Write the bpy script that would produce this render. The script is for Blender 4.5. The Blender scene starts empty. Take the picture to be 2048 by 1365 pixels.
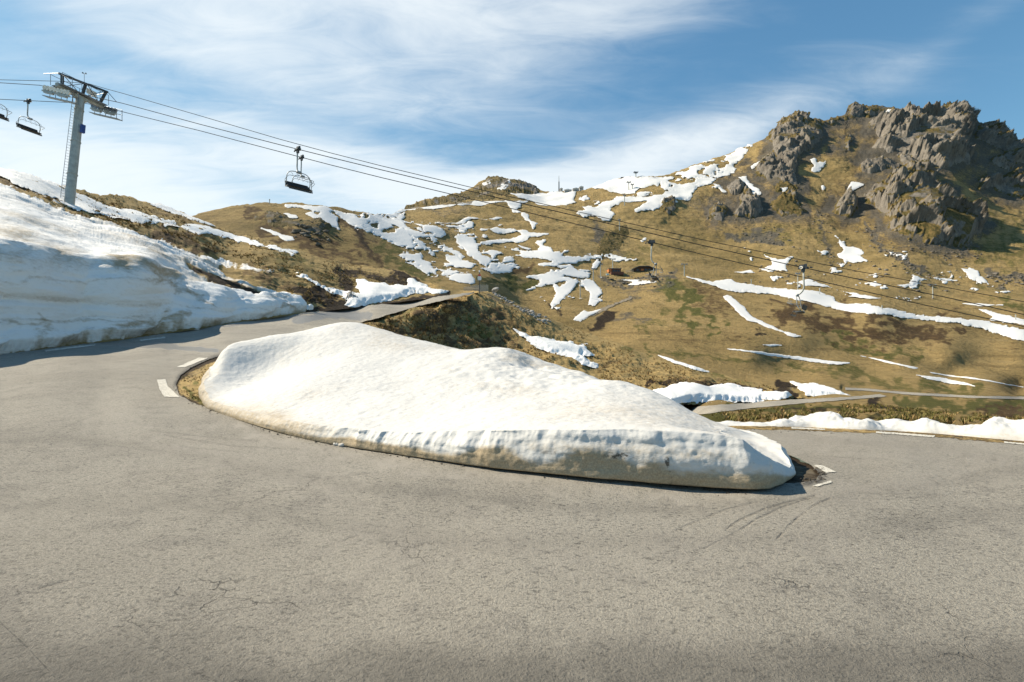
import bpy, bmesh, math, random
import numpy as np
from mathutils import Vector, Matrix

# ------------------------------------------------------------------ camera, sky, sun, exposure
SC = bpy.context.scene
COL = SC.collection
F, CX, HY = 910.0, 1024.0, 695.0          # focal length in photo pixels, principal column, horizon row
cam_d = bpy.data.cameras.new('camera')
cam_d.sensor_width = 36.0
cam_d.lens = 36.0 * F / 2048.0
cam_d.shift_y = (HY - 682.5) / 2048.0
cam_d.clip_start, cam_d.clip_end = 0.05, 6000.0
cam = bpy.data.objects.new('camera', cam_d)
cam.rotation_euler = (math.pi / 2, 0, 0)
COL.objects.link(cam)
SC.camera = cam
SC.view_settings.view_transform = 'Standard'
SC.view_settings.look = 'None'
SC.view_settings.gamma = 1.0
SC.view_settings.use_curve_mapping = False
SC.view_settings.exposure = 0.92

SUN_AZ, SUN_EL = math.radians(-73), math.radians(41)
to_sun = Vector((math.sin(SUN_AZ) * math.cos(SUN_EL), math.cos(SUN_AZ) * math.cos(SUN_EL), math.sin(SUN_EL)))
sun_d = bpy.data.lights.new('sun', 'SUN')
sun_d.energy = 4.3
sun_d.angle = math.radians(0.5)
sun_d.color = (1.0, 0.885, 0.70)
sun = bpy.data.objects.new('sun', sun_d)
sun.rotation_euler = (-to_sun).to_track_quat('-Z', 'Y').to_euler()
sun.location = (-30, 0, 60)
COL.objects.link(sun)


class NT:
    """small helper for node trees"""
    def __init__(self, tree):
        self.t = tree
    def n(self, kind, props=None, **ins):
        nd = self.t.nodes.new(kind)
        for k, v in (props or {}).items():
            setattr(nd, k, v)
        for k, v in ins.items():
            key = int(k[1:]) if k[0] == '_' and k[1:].isdigit() else k.replace('_', ' ')
            self.set(nd.inputs[key], v)
        return nd
    def set(self, sock, v):
        if hasattr(v, 'is_output') or isinstance(v, bpy.types.NodeSocket):
            self.t.links.new(v, sock)
        elif isinstance(v, bpy.types.Node):
            self.t.links.new(v.outputs[0], sock)
        else:
            if sock.type == 'RGBA' and len(v) == 3:
                v = (*v, 1)
            sock.default_value = v
    def math(self, op, a, b=0.0, c=None, clamp=False):
        nd = self.t.nodes.new('ShaderNodeMath')
        nd.operation = op
        nd.use_clamp = clamp
        self.set(nd.inputs[0], a)
        self.set(nd.inputs[1], b)
        if c is not None:
            self.set(nd.inputs[2], c)
        return nd.outputs[0]
    def noise(self, vec, scale, detail=6, rough=0.55, dist=0.0):
        nd = self.n('ShaderNodeTexNoise', Scale=scale, Detail=detail, Roughness=rough, Distortion=dist)
        self.set(nd.inputs['Vector'], vec)
        return nd.outputs['Fac']
    def ramp(self, fac, lo, hi):
        nd = self.n('ShaderNodeMapRange', {'interpolation_type': 'SMOOTHSTEP'})
        self.set(nd.inputs['Value'], fac)
        self.set(nd.inputs['From Min'], lo)
        self.set(nd.inputs['From Max'], hi)
        return nd.outputs[0]
    def mix(self, fac, a, b):
        nd = self.t.nodes.new('ShaderNodeMix')
        nd.data_type = 'RGBA'
        self.set(nd.inputs[0], fac)
        self.set(nd.inputs[6], a)
        self.set(nd.inputs[7], b)
        return nd.outputs[2]
    def attr(self, name):
        return self.n('ShaderNodeAttribute', {'attribute_name': name}).outputs['Fac']
    def mapped(self, vec, sx, sy, sz, rz=0.0):
        nd = self.n('ShaderNodeMapping')
        self.set(nd.inputs['Vector'], vec)
        nd.inputs['Scale'].default_value = (sx, sy, sz)
        nd.inputs['Rotation'].default_value = (0, 0, rz)
        return nd.outputs[0]


def build_world():
    w = bpy.data.worlds.new('World')
    SC.world = w
    w.use_nodes = True
    t = NT(w.node_tree)
    w.node_tree.nodes.clear()
    sky = t.n('ShaderNodeTexSky', {'sky_type': 'NISHITA', 'sun_disc': False, 'sun_elevation': SUN_EL,
                                   'sun_rotation': SUN_AZ, 'altitude': 2100.0, 'air_density': 1.0,
                                   'dust_density': 0.15, 'ozone_density': 1.3})
    tc = t.n('ShaderNodeTexCoord')
    sep = t.n('ShaderNodeSeparateXYZ')
    t.set(sep.inputs[0], tc.outputs['Generated'])
    x, y, z = sep.outputs
    az = t.math('ARCTAN2', x, y)
    hyp = t.math('SQRT', t.math('ADD', t.math('MULTIPLY', x, x), t.math('MULTIPLY', y, y)))
    te = t.math('DIVIDE', z, t.math('MAXIMUM', hyp, 0.05))
    # streaky cirrus: noise on a high flat layer, stretched along its drift
    den = t.math('ADD', t.math('MAXIMUM', z, 0.0), 0.18)
    comb = t.n('ShaderNodeCombineXYZ')
    t.set(comb.inputs[0], t.math('DIVIDE', x, den))
    t.set(comb.inputs[1], t.math('DIVIDE', y, den))
    lay = t.mapped(comb.outputs[0], 0.75, 1.6, 1.0, math.radians(-24))
    n1 = t.noise(lay, 1.1, 9, 0.58, 0.6)
    lay2 = t.mapped(comb.outputs[0], 1.1, 3.2, 1.0, math.radians(-32))
    n2 = t.noise(lay2, 2.6, 8, 0.62, 0.9)
    tex = t.math('ADD', t.math('MULTIPLY', n1, 0.64), t.math('MULTIPLY', n2, 0.36))
    cover = 0.0
    #   azimuth px, row px, half length px, half width px, tilt deg, weight
    for cx, cy, hl, hw, tilt, wt in [(980, 60, 680, 150, -7, .82), (180, 390, 660, 140, 6, 1.35), (600, 150, 620, 100, 8, .55),
                                     (1400, 270, 360, 70, -14, .52), (820, 385, 460, 75, 4, .75),
                                     (1960, 40, 260, 45, -25, .30), (700, 330, 500, 60, 8, .45), (1250, 345, 420, 60, -8, .55),
                                     (700, -60, 900, 130, 0, .5), (250, 60, 420, 90, 10, .18)]:
        c = math.atan((cx - CX) / F)
        ct = (HY - cy) / F * math.cos(c)
        sa = hl / F * math.cos(c) ** 2
        sb = hw / F * math.cos(c)
        ca, sn = math.cos(math.radians(-tilt)), math.sin(math.radians(-tilt))
        da = t.math('SUBTRACT', az, c)
        db = t.math('SUBTRACT', te, ct)
        p = t.math('DIVIDE', t.math('ADD', t.math('MULTIPLY', da, ca), t.math('MULTIPLY', db, sn)), sa)
        q = t.math('DIVIDE', t.math('SUBTRACT', t.math('MULTIPLY', db, ca), t.math('MULTIPLY', da, sn)), sb)
        r2 = t.math('ADD', t.math('MULTIPLY', p, p), t.math('MULTIPLY', q, q))
        g = t.math('MULTIPLY', t.math('EXPONENT', t.math('MULTIPLY', r2, -1.0)), wt)
        cover = t.math('ADD', g, cover)
    cover = t.math('ADD', cover, 0.13)
    dens = t.math('MULTIPLY', t.ramp(tex, t.math('SUBTRACT', 0.56, t.math('MULTIPLY', cover, 0.36)),
                                     t.math('SUBTRACT', 1.06, t.math('MULTIPLY', cover, 0.36))), 1.0)
    dens = t.math('MULTIPLY', dens, t.math('MINIMUM', t.math('ADD', t.math('MULTIPLY', cover, 0.95), 0.10), 1.0))
    dens = t.math('MULTIPLY', dens, 0.82, clamp=True)
    hsv = t.n('ShaderNodeHueSaturation', Saturation=1.14, Value=1.0)
    t.set(hsv.inputs['Color'], sky.outputs[0])
    tint = t.mix(1.0, hsv.outputs[0], (0.66, 0.86, 0.86))
    tint.node.blend_type = 'MULTIPLY'
    soft = t.n('ShaderNodeVectorMath', {'operation': 'MULTIPLY_ADD'})
    t.set(soft.inputs[0], tint)
    soft.inputs[1].default_value = (.16, .16, .16)
    soft.inputs[2].default_value = (.80, .80, .80)
    div = t.n('ShaderNodeVectorMath', {'operation': 'DIVIDE'})
    t.set(div.inputs[0], tint)
    t.set(div.inputs[1], soft.outputs[0])
    col = t.mix(dens, div.outputs[0], (3.9, 4.1, 4.15))
    bg = t.n('ShaderNodeBackground', Strength=SKY_STR)
    t.set(bg.inputs['Color'], col)
    out = t.n('ShaderNodeOutputWorld')
    w.node_tree.links.new(bg.outputs[0], out.inputs['Surface'])


SKY_STR = 0.138
build_world()

# ------------------------------------------------------------------ numeric helpers
RNG = np.random.RandomState(7)
PERM = np.tile(RNG.permutation(256), 3).astype(np.int32)
VAL = (RNG.rand(256) * 2 - 1).astype(np.float64)


def vnoise(P):
    P = np.asarray(P, float)
    i = np.floor(P).astype(np.int64)
    f = P - i
    u = f * f * f * (f * (f * 6 - 15) + 10)
    i &= 255
    x, y, z = i[..., 0], i[..., 1], i[..., 2]
    r = 0.0
    for dx in (0, 1):
        wx = u[..., 0] if dx else 1 - u[..., 0]
        a = PERM[x + dx]
        for dy in (0, 1):
            wy = u[..., 1] if dy else 1 - u[..., 1]
            b = PERM[a + y + dy]
            for dz in (0, 1):
                wz = u[..., 2] if dz else 1 - u[..., 2]
                r = r + wx * wy * wz * VAL[PERM[b + z + dz] & 255]
    return r


def fbm(P, octv=4, gain=0.5, lac=2.03):
    P = np.asarray(P, float)
    a, s, r = 1.0, 1.0, 0.0
    for k in range(octv):
        r = r + a * vnoise(P * s + 17.3 * k)
        a *= gain
        s *= lac
    return r


def ridged(P, octv=4, gain=0.55, lac=2.1):
    P = np.asarray(P, float)
    a, s, r, tot = 1.0, 1.0, 0.0, 0.0
    for k in range(octv):
        r = r + a * (1 - np.abs(vnoise(P * s + 9.1 * k)) * 2.2)
        tot += a
        a *= gain
        s *= lac
    return r / tot


def smooth(x, a, b):
    t = np.clip((x - a) / (b - a), 0, 1)
    return t * t * (3 - 2 * t)


def chunks(fn, *arrs, size=20000):
    n = len(arrs[0])
    return np.concatenate([fn(*[a[i:i + size] for a in arrs]) for i in range(0, n, size)])


def seg_dist(px, py, line, closed=False):
    L = np.asarray(line, float)
    A = L if closed else L[:-1]
    B = np.roll(L, -1, 0) if closed else L[1:]

    def f(x, y):
        ax, ay = A[:, 0], A[:, 1]
        dx, dy = B[:, 0] - ax, B[:, 1] - ay
        t = np.clip(((x[:, None] - ax) * dx + (y[:, None] - ay) * dy) / (dx * dx + dy * dy + 1e-9), 0, 1)
        return np.sqrt(((x[:, None] - ax - t * dx) ** 2 + (y[:, None] - ay - t * dy) ** 2).min(1))
    return chunks(f, px, py)


def poly_sd(px, py, poly):
    """signed distance, positive inside"""
    L = np.asarray(poly, float)
    d = seg_dist(px, py, L, True)

    def ins(x, y):
        r = np.zeros(len(x), bool)
        for i in range(len(L)):
            x0, y0 = L[i]
            x1, y1 = L[(i + 1) % len(L)]
            if y0 == y1:
                continue
            r ^= ((y0 > y) != (y1 > y)) & (x < (x1 - x0) * (y - y0) / (y1 - y0) + x0)
        return r
    return np.where(chunks(ins, px, py), d, -d)


class Surface:
    """A piece of land: distance (metres in front of the viewpoint) measured at survey points given by bearing column,
    row and distance, with smooth interpolation between and real relief on top."""
    def __init__(self, pts, relief, c=30.0, log=False, lam=0.0):
        P = np.array(pts, float)
        self.xy, self.c, self.log, self.relief = P[:, :2], c, log, relief
        v = np.log(P[:, 2]) if log else 1.0 / P[:, 2]
        n = len(P)
        d = np.sqrt(((self.xy[:, None] - self.xy[None]) ** 2).sum(-1) + c * c) / 1000.0
        A = np.zeros((n + 3, n + 3))
        A[:n, :n] = -d + lam * np.eye(n)
        A[:n, n] = 1
        A[:n, n + 1:] = self.xy / 1000.0
        A[n, :n] = 1
        A[n + 1:, :n] = self.xy.T / 1000.0
        b = np.zeros(n + 3)
        b[:n] = v
        self.w = np.linalg.solve(A, b)

    def depth(self, px, py):
        def f(x, y):
            d = np.sqrt((x[:, None] - self.xy[:, 0]) ** 2 + (y[:, None] - self.xy[:, 1]) ** 2 + self.c ** 2) / 1000.0
            n = len(self.xy)
            return -d @ self.w[:n] + self.w[n] + x / 1000.0 * self.w[n + 1] + y / 1000.0 * self.w[n + 2]
        v = chunks(f, np.asarray(px, float), np.asarray(py, float))
        return np.exp(v) if self.log else 1.0 / np.maximum(v, 1e-3)

    def base(self, px, py):
        px, py = np.asarray(px, float), np.asarray(py, float)
        Y = self.depth(px, py)
        return np.stack([(px - CX) / F * Y, Y, (HY - py) / F * Y], -1)

    def pos(self, px, py, normal=False):
        px, py = np.atleast_1d(np.asarray(px, float)), np.atleast_1d(np.asarray(py, float))
        B = self.base(px, py)
        n = np.cross(self.base(px + 3, py) - B, self.base(px, py - 3) - B)
        n /= np.linalg.norm(n, axis=1, keepdims=True) + 1e-12
        n *= np.where((n * B).sum(1) > 0, -1.0, 1.0)[:, None]
        P = B + n * self.relief(B, px, py)[:, None]
        return (P, n) if normal else P

    def at(self, px, py):
        return Vector(self.pos([px], [py])[0])


def mesh_object(name, V, faces, mat=None, smooth_shade=True, attrs=None, parent=None):
    me = bpy.data.meshes.new(name)
    V = np.asarray(V, np.float32)
    Fq = np.asarray(faces, np.int32)
    k = Fq.shape[1]
    me.vertices.add(len(V))
    me.vertices.foreach_set('co', V.ravel())
    me.loops.add(Fq.size)
    me.loops.foreach_set('vertex_index', Fq.ravel())
    me.polygons.add(len(Fq))
    me.polygons.foreach_set('loop_start', np.arange(0, Fq.size, k, dtype=np.int32))
    me.polygons.foreach_set('loop_total', np.full(len(Fq), k, np.int32))
    me.update(calc_edges=True)
    me.validate()
    if smooth_shade:
        me.polygons.foreach_set('use_smooth', np.ones(len(me.polygons), bool))
    for a, v in (attrs or {}).items():
        at = me.attributes.new(a, 'FLOAT', 'POINT')
        at.data.foreach_set('value', np.asarray(v, np.float32))
    o = bpy.data.objects.new(name, me)
    if mat:
        me.materials.append(mat)
    COL.objects.link(o)
    if parent:
        o.parent = parent
    return o


def grid_faces(nr, nc, wrap=False):
    idx = np.arange(nr * nc).reshape(nr, nc)
    if wrap:
        idx = np.concatenate([idx, idx[:, :1]], 1)
    return np.stack([idx[:-1, :-1], idx[1:, :-1], idx[1:, 1:], idx[:-1, 1:]], -1).reshape(-1, 4)


def tag(o, label=None, cat=None, group=None, kind=None):
    for k, v in (('label', label), ('category', cat), ('group', group), ('kind', kind)):
        if v:
            o[k] = v
    return o


def interp(x, pts):
    P = np.array(pts, float)
    return np.interp(x, P[:, 0], P[:, 1])


def land_sheet(name, surf, x0, x1, sx, top, bottom, rows, mat, attrs_fn=None, back=6, rough_top=0.0, rowpow=1.0):
    px = np.arange(x0, x1 + sx, sx)
    T, Bm = interp(px, top), interp(px, bottom)
    if rough_top:
        T = T + rough_top * fbm(np.stack([px / 14.0, px * 0, px * 0 + 3.3], -1), 4, 0.6)
    v = np.linspace(0, 1, rows) ** rowpow
    PX = np.repeat(px[None], rows, 0)
    PY = T[None] + (Bm - T)[None] * v[:, None]
    V = surf.pos(PX.ravel(), PY.ravel())
    at = attrs_fn(PX.ravel(), PY.ravel(), V) if attrs_fn else {}
    # the far side of the crest, out of view from here: the land carries on backwards and falls away
    crest = V[:len(px)]
    rows_b = []
    for k in range(back, 0, -1):
        s = 0.035 * k * k
        q = crest * (1 + s)
        q[:, 2] = crest[:, 2] - crest[:, 1] * (0.012 * k * k + 0.004 * k)
        rows_b.append(q)
    if rows_b:
        V = np.concatenate(rows_b + [V])
        at = {k: np.concatenate([np.tile(a[:len(px)], back), a]) for k, a in at.items()}
    o = mesh_object(name, V, grid_faces(rows + back, len(px)), mat, attrs=at)
    return o


def drape(name, surf, poly, mat, step=2.0, holes=(), rag=3.0, ragscale=14.0, hfun=None, attrs_fn=None, seed=0.0, sy=None, stretch=(1, 1), dirfn=None, grow=0.0, holey=0):
    """A sheet of real thickness lying on the land inside an outline, its edge frayed."""
    P = np.array(poly, float)
    sy = sy or step
    xs = np.arange(P[:, 0].min() - 8, P[:, 0].max() + 8, step)
    ys = np.arange(P[:, 1].min() - 8, P[:, 1].max() + 8, sy)
    PX, PY = np.meshgrid(xs, ys)
    shp = PX.shape
    x, y = PX.ravel(), PY.ravel()
    sd = poly_sd(x, y, P)
    for h in holes:
        sd = np.minimum(sd, -poly_sd(x, y, h))
    if rag:
        q = np.stack([x / ragscale / stretch[0], y / ragscale / stretch[1], np.full_like(x, seed + .37)], -1)
        sd = sd + grow + rag * fbm(q, 4, 0.6)
    if holey:
        q = np.stack([x / 30.0, y / 11.0, np.full_like(x, seed + 8.1)], -1)
        sd = np.minimum(sd, (holey - fbm(q, 5, .6)) * 16)
    S = sd.reshape(shp)
    gy, gx = np.gradient(S, sy, step)
    g2 = gx * gx + gy * gy + 0.05
    mv = np.minimum(S, 0)
    lim = 1.3 * max(step, sy)
    ox, oy = np.clip(-mv * gx / g2, -lim, lim), np.clip(-mv * gy / g2, -lim, lim)
    X2, Y2 = PX + ox, PY + oy
    ins = S > 0
    cell = ins[:-1, :-1] | ins[1:, :-1] | ins[1:, 1:] | ins[:-1, 1:]
    if not cell.any():
        return None
    idx = np.arange(PX.size).reshape(shp)
    fc = np.stack([idx[:-1, :-1], idx[1:, :-1], idx[1:, 1:], idx[:-1, 1:]], -1)[cell]
    used = np.unique(fc)
    remap = np.full(PX.size, -1)
    remap[used] = np.arange(len(used))
    fx, fy, fs = X2.ravel()[used], Y2.ravel()[used], np.maximum(S.ravel()[used], 0)
    V, n = surf.pos(fx, fy, True)
    if hfun:
        h = hfun(fs, V, fx, fy)
        V = V + (dirfn(n) if dirfn else n) * h[:, None]
    at = attrs_fn(fx, fy, V, fs) if attrs_fn else {}
    return mesh_object(name, V, remap[fc], mat, attrs=at)


def zpts(kind, pts):
    """coordinates read off an enlarged view, turned back into full-size ones"""
    ox, oy, s = {'f': (0, 0, 1), 'z1': (0, 100, .35156), 'z2': (1400, 180, .3164), 'z3': (760, 300, .35156), 'z4': (1300, 440, .36632),
                 'z5': (300, 500, .35156), 'z8': (380, 380, .23437), 'z9': (1060, 330, .12695)}[kind]
    return [(ox + a * s, oy + b * s) for a, b in pts]

# ------------------------------------------------------------------ materials
def material(name):
    m = bpy.data.materials.new(name)
    m.use_nodes = True
    m.node_tree.nodes.clear()
    t = NT(m.node_tree)
    out = t.n('ShaderNodeOutputMaterial')
    b = t.n('ShaderNodeBsdfPrincipled')
    m.node_tree.links.new(b.outputs[0], out.inputs['Surface'])
    return m, t, b


def bump(t, b, height, strength=0.5, dist=0.1):
    nd = t.n('ShaderNodeBump', Strength=strength, Distance=dist)
    t.set(nd.inputs['Height'], height)
    t.set(b.inputs['Normal'], nd.outputs[0])


def make_grass(name, fine, bumpd):
    m, t, b = material(name)
    co = t.n('ShaderNodeTexCoord').outputs['Object']
    big = t.noise(co, 0.018 * fine, 5)
    mid = t.noise(co, 0.11 * fine, 7, 0.62)
    sm = t.noise(t.mapped(co, 1, 1, 1.6), 0.9 * fine, 9, 0.7)
    tus = t.noise(t.mapped(co, 1, 1, 2.2), 2.6 * fine, 6, 0.75)
    c = t.mix(t.ramp(mid, .34, .66), (0.405, 0.288, 0.124), (0.32, 0.230, 0.096))
    c = t.mix(t.math('MULTIPLY', t.ramp(big, .5, .68), .6), c, (0.19, 0.142, 0.052))
    c = t.mix(t.math('MULTIPLY', t.ramp(sm, .47, .62), .40), c, (0.150, 0.105, 0.045))
    c = t.mix(t.math('MULTIPLY', t.ramp(tus, .53, .70), .5), c, (0.36, 0.262, 0.12))
    c = t.mix(t.math('MULTIPLY', t.ramp(tus, .46, .36), .4), c, (0.075, 0.050, 0.022))
    terr = t.noise(t.mapped(co, .06 * fine, .06 * fine, 1.1 * fine), 1.0, 6, .62, .3)
    c = t.mix(t.math('MULTIPLY', t.ramp(terr, .54, .66), .38), c, (0.105, 0.070, 0.032))
    c = t.mix(t.math('MULTIPLY', t.ramp(terr, .42, .34), .35), c, (0.40, 0.30, 0.15))
    gul = t.noise(t.mapped(co, .11 * fine, .05 * fine, .02 * fine), 1.0, 7, .66, .5)
    c = t.mix(t.math('MULTIPLY', t.ramp(gul, .56, .68), .5), c, (0.12, 0.095, 0.040))
    vary = t.math('ADD', t.math('ADD', t.math('MULTIPLY', sm, .9), t.math('MULTIPLY', mid, 0.5)), t.math('MULTIPLY', tus, .6))
    def layer(c, name, col1, col2, lo=.62, hi=1.05, amt=.9):
        a = t.attr(name)
        f = t.ramp(t.math('ADD', a, t.math('MULTIPLY', t.math('SUBTRACT', vary, 1.0), 1.25)), lo - .32, hi - .15)
        f = t.math('MULTIPLY', f, t.math('MULTIPLY', t.ramp(a, 0.02, .25), amt))
        return t.mix(f, c, t.mix(t.ramp(tus, .38, .62), col1, col2))
    c = layer(c, 'green', (0.058, 0.068, 0.016), (0.115, 0.115, 0.032))
    c = layer(c, 'brown', (0.045, 0.028, 0.015), (0.105, 0.062, 0.032))
    c = layer(c, 'scree', (0.060, 0.055, 0.045), (0.165, 0.150, 0.125))
    c = layer(c, 'soil', (0.022, 0.016, 0.011), (0.058, 0.041, 0.026), .5, .8, 1.0)
    t.set(b.inputs['Base Color'], c)
    b.inputs['Roughness'].default_value = 0.95
    b.inputs['Specular IOR Level'].default_value = 0.12
    h = t.math('ADD', t.math('MULTIPLY', sm, 1.0), t.math('MULTIPLY', tus, .7))
    h = t.math('ADD', h, t.math('MULTIPLY', terr, .6))
    bump(t, b, h, 1.0, bumpd)
    return m


def make_snow(name, alb=(0.70, 0.70, 0.69), scale=1.0, bumpd=0.05, mottle=.35):
    m, t, b = material(name)
    co = t.n('ShaderNodeTexCoord').outputs['Object']
    n1 = t.noise(co, 0.5 * scale, 8, 0.65)
    n2 = t.noise(t.mapped(co, 1, 1, 2.0), 6 * scale, 8, 0.7)
    n3 = t.noise(co, 30 * scale, 4, 0.7)
    c = t.mix(t.math('MULTIPLY', t.ramp(n1, .42, .7), .35), alb, tuple(v * .88 for v in alb))
    c = t.mix(t.math('MULTIPLY', t.ramp(n2, .56, .72), mottle), c, tuple(v * .72 for v in alb))
    d = t.attr('dirt')
    vary = t.math('ADD', t.math('MULTIPLY', n2, .9), t.math('MULTIPLY', n3, .35))
    f = t.ramp(t.math('ADD', d, t.math('MULTIPLY', t.math('SUBTRACT', vary, .62), 1.1)), .12, 1.0)
    f = t.math('MULTIPLY', f, t.ramp(d, 0.0, .2))
    c = t.mix(f, c, t.mix(t.ramp(n3, .35, .7), (0.30, 0.236, 0.152), (0.45, 0.362, 0.24)))
    g = t.attr('grit')
    fg = t.math('MULTIPLY', t.ramp(t.math('ADD', n3, t.math('MULTIPLY', n2, .5)), .86, .98), g)
    fg = t.math('ADD', fg, t.math('MULTIPLY', t.ramp(g, 0.75, 1.0), t.ramp(n2, .42, .56)), clamp=True)
    c = t.mix(t.math('MULTIPLY', fg, .85), c, (0.055, 0.047, 0.036))
    t.set(b.inputs['Base Color'], c)
    b.inputs['Roughness'].default_value = 0.75
    b.inputs['Specular IOR Level'].default_value = 0.2
    h = t.math('ADD', t.math('MULTIPLY', n2, 1.0), t.math('MULTIPLY', n3, .25))
    bump(t, b, h, 0.8, bumpd)
    return m


def make_rock(name, base=(0.215, 0.190, 0.158), s=1.0, bumpd=1.2):
    m, t, b = material(name)
    co = t.n('ShaderNodeTexCoord').outputs['Object']
    n1 = t.noise(t.mapped(co, 1, 1, .45), 0.05 * s, 9, 0.68, .4)
    n2 = t.noise(t.mapped(co, 1.6, 1, .5), 0.35 * s, 9, 0.75, .5)
    nm = t.noise(co, 0.03 * s, 6, .65)
    c = t.mix(t.ramp(n1, .36, .66), tuple(v * .62 for v in base), base)
    c = t.mix(t.math('MULTIPLY', t.ramp(n2, .52, .66), .8), c, tuple(v * 1.25 for v in base))
    c = t.mix(t.math('MULTIPLY', t.ramp(n2, .48, .36), .8), c, (0.065, 0.056, 0.046))
    gr = t.attr('turf')
    nz = t.n('ShaderNodeSeparateXYZ')
    t.set(nz.inputs[0], t.n('ShaderNodeNewGeometry').outputs['Normal'])
    gr = t.math('ADD', gr, t.math('MULTIPLY', t.math('SUBTRACT', nz.outputs[2], .55), .75))
    f = t.ramp(t.math('ADD', gr, t.math('MULTIPLY', t.math('SUBTRACT', nm, .5), 1.6)), .30, .48)
    c = t.mix(f, c, t.mix(t.ramp(n2, .4, .6), (0.060, 0.054, 0.016), (0.165, 0.112, 0.04)))
    t.set(b.inputs['Base Color'], c)
    b.inputs['Roughness'].default_value = 0.92
    b.inputs['Specular IOR Level'].default_value = 0.2
    bump(t, b, t.math('ADD', n2, t.math('MULTIPLY', n1, .6)), 1.0, bumpd)
    return m


def make_asphalt(name):
    m, t, b = material(name)
    co = t.n('ShaderNodeTexCoord').outputs['Object']
    big = t.noise(co, 0.35, 6, .6)
    mid = t.noise(co, 2.2, 7, .65)
    agg = t.noise(co, 62, 3, .75)
    agg2 = t.noise(co, 150, 2, .7)
    pit = t.noise(t.mapped(co, 1, 1.9, 1, .35), 19, 5, .78)
    vor = t.n('ShaderNodeTexVoronoi', {'feature': 'F1'}, Scale=85.0)
    t.set(vor.inputs['Vector'], co)
    c = t.mix(t.ramp(big, .35, .68), (0.335, 0.308, 0.258), (0.278, 0.255, 0.213))
    c = t.mix(t.math('MULTIPLY', t.ramp(mid, .48, .68), .45), c, (0.185, 0.170, 0.150))
    c = t.mix(t.math('MULTIPLY', t.ramp(agg, .50, .66), .55), c, (0.42, 0.385, 0.32))
    c = t.mix(t.math('MULTIPLY', t.ramp(agg2, .50, .36), .50), c, (0.105, 0.096, 0.085))
    c = t.mix(t.math('MULTIPLY', t.ramp(vor.outputs['Color'], .93, .99), .5), c, (0.50, 0.47, 0.42))
    cr = t.n('ShaderNodeTexVoronoi', {'feature': 'DISTANCE_TO_EDGE'}, Scale=1.1)
    wob = t.n('ShaderNodeTexNoise', Scale=3.0, Detail=6.0)
    t.set(wob.inputs['Vector'], co)
    vm = t.n('ShaderNodeVectorMath', {'operation': 'MULTIPLY_ADD'})
    t.set(vm.inputs[0], wob.outputs['Color'])
    vm.inputs[1].default_value = (.5, .5, .5)
    t.set(vm.inputs[2], co)
    t.set(cr.inputs['Vector'], vm.outputs[0])
    crack = t.math('MULTIPLY', t.ramp(cr.outputs['Distance'], .006, .002), t.ramp(t.noise(co, .8, 4, .6), .56, .66))
    c = t.mix(t.math('MULTIPLY', crack, .7), c, (0.06, 0.055, 0.048))
    coarse = t.noise(co, 34, 3, .8)
    zone = t.ramp(t.math('ADD', t.math('MULTIPLY', big, .6), t.math('MULTIPLY', mid, .4)), .40, .62)
    c = t.mix(t.math('MULTIPLY', t.ramp(coarse, .45, .36), t.math('ADD', .25, t.math('MULTIPLY', zone, .7))), c, (0.080, 0.073, 0.060))
    c = t.mix(t.math('MULTIPLY', t.ramp(coarse, .58, .68), .25), c, (0.43, 0.395, 0.33))
    c = t.mix(t.math('MULTIPLY', t.attr('track_vignette'), t.ramp(mid, .05, .55)), c, (0.128, 0.118, 0.101))  # wheel tracks, plus a lens vignette painted into the asphalt colour
    c = t.mix(t.math('MULTIPLY', t.ramp(agg, .46, .36), .55), c, (0.12, 0.11, 0.093))
    wear = t.attr('wear')
    c = t.mix(t.math('MULTIPLY', t.math('MULTIPLY', t.ramp(pit, .53, .64), .9), t.math('ADD', .5, t.math('MULTIPLY', wear, .5))), c, (0.05, 0.047, 0.042))
    c = t.mix(t.math('MULTIPLY', t.attr('dust'), t.ramp(mid, .25, .65)), c, (0.345, 0.315, 0.27))
    mk = t.math('MULTIPLY', t.attr('mark'), t.ramp(t.noise(co, 9, 5, .7), .36, .56))
    c = t.mix(t.math('MULTIPLY', mk, .6), c, (0.05, 0.047, 0.043))
    fresh = t.attr('fresh')
    c = t.mix(fresh, c, t.mix(t.ramp(agg, .5, .66), (0.045, 0.044, 0.043), (0.10, 0.096, 0.09)))
    wet = t.ramp(t.math('ADD', t.attr('wet'), t.math('MULTIPLY', t.math('SUBTRACT', mid, .5), .5)), .3, .62)
    c = t.mix(t.math('MULTIPLY', wet, .55), c, (0.07, 0.07, 0.072))
    t.set(b.inputs['Base Color'], c)
    rg = t.math('SUBTRACT', 0.92, t.math('MULTIPLY', wet, .5))
    t.set(b.inputs['Roughness'], rg)
    b.inputs['Specular IOR Level'].default_value = 0.3
    h = t.math('ADD', t.math('MULTIPLY', agg, .8), t.math('MULTIPLY', pit, -1.2))
    h = t.math('ADD', h, t.math('MULTIPLY', coarse, .45))
    h = t.math('ADD', h, t.math('MULTIPLY', crack, -1.0))
    h = t.math('ADD', h, t.math('MULTIPLY', mk, -1.0))
    h = t.math('MULTIPLY', h, t.math('SUBTRACT', 1.0, t.math('MULTIPLY', wet, .9)))
    bump(t, b, h, 1.0, 0.016)
    return m


def make_flat(name, col, rough=.5, metal=0.0, var=.25, scale=6.0):
    m, t, b = material(name)
    co = t.n('ShaderNodeTexCoord').outputs['Object']
    n = t.noise(co, scale, 6, .65)
    c = t.mix(t.ramp(n, .3, .7), tuple(v * (1 - var) for v in col), tuple(min(1, v * (1 + var)) for v in col))
    t.set(b.inputs['Base Color'], c)
    b.inputs['Roughness'].default_value = rough
    b.inputs['Metallic'].default_value = metal
    bump(t, b, n, .15, .01)
    return m


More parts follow.
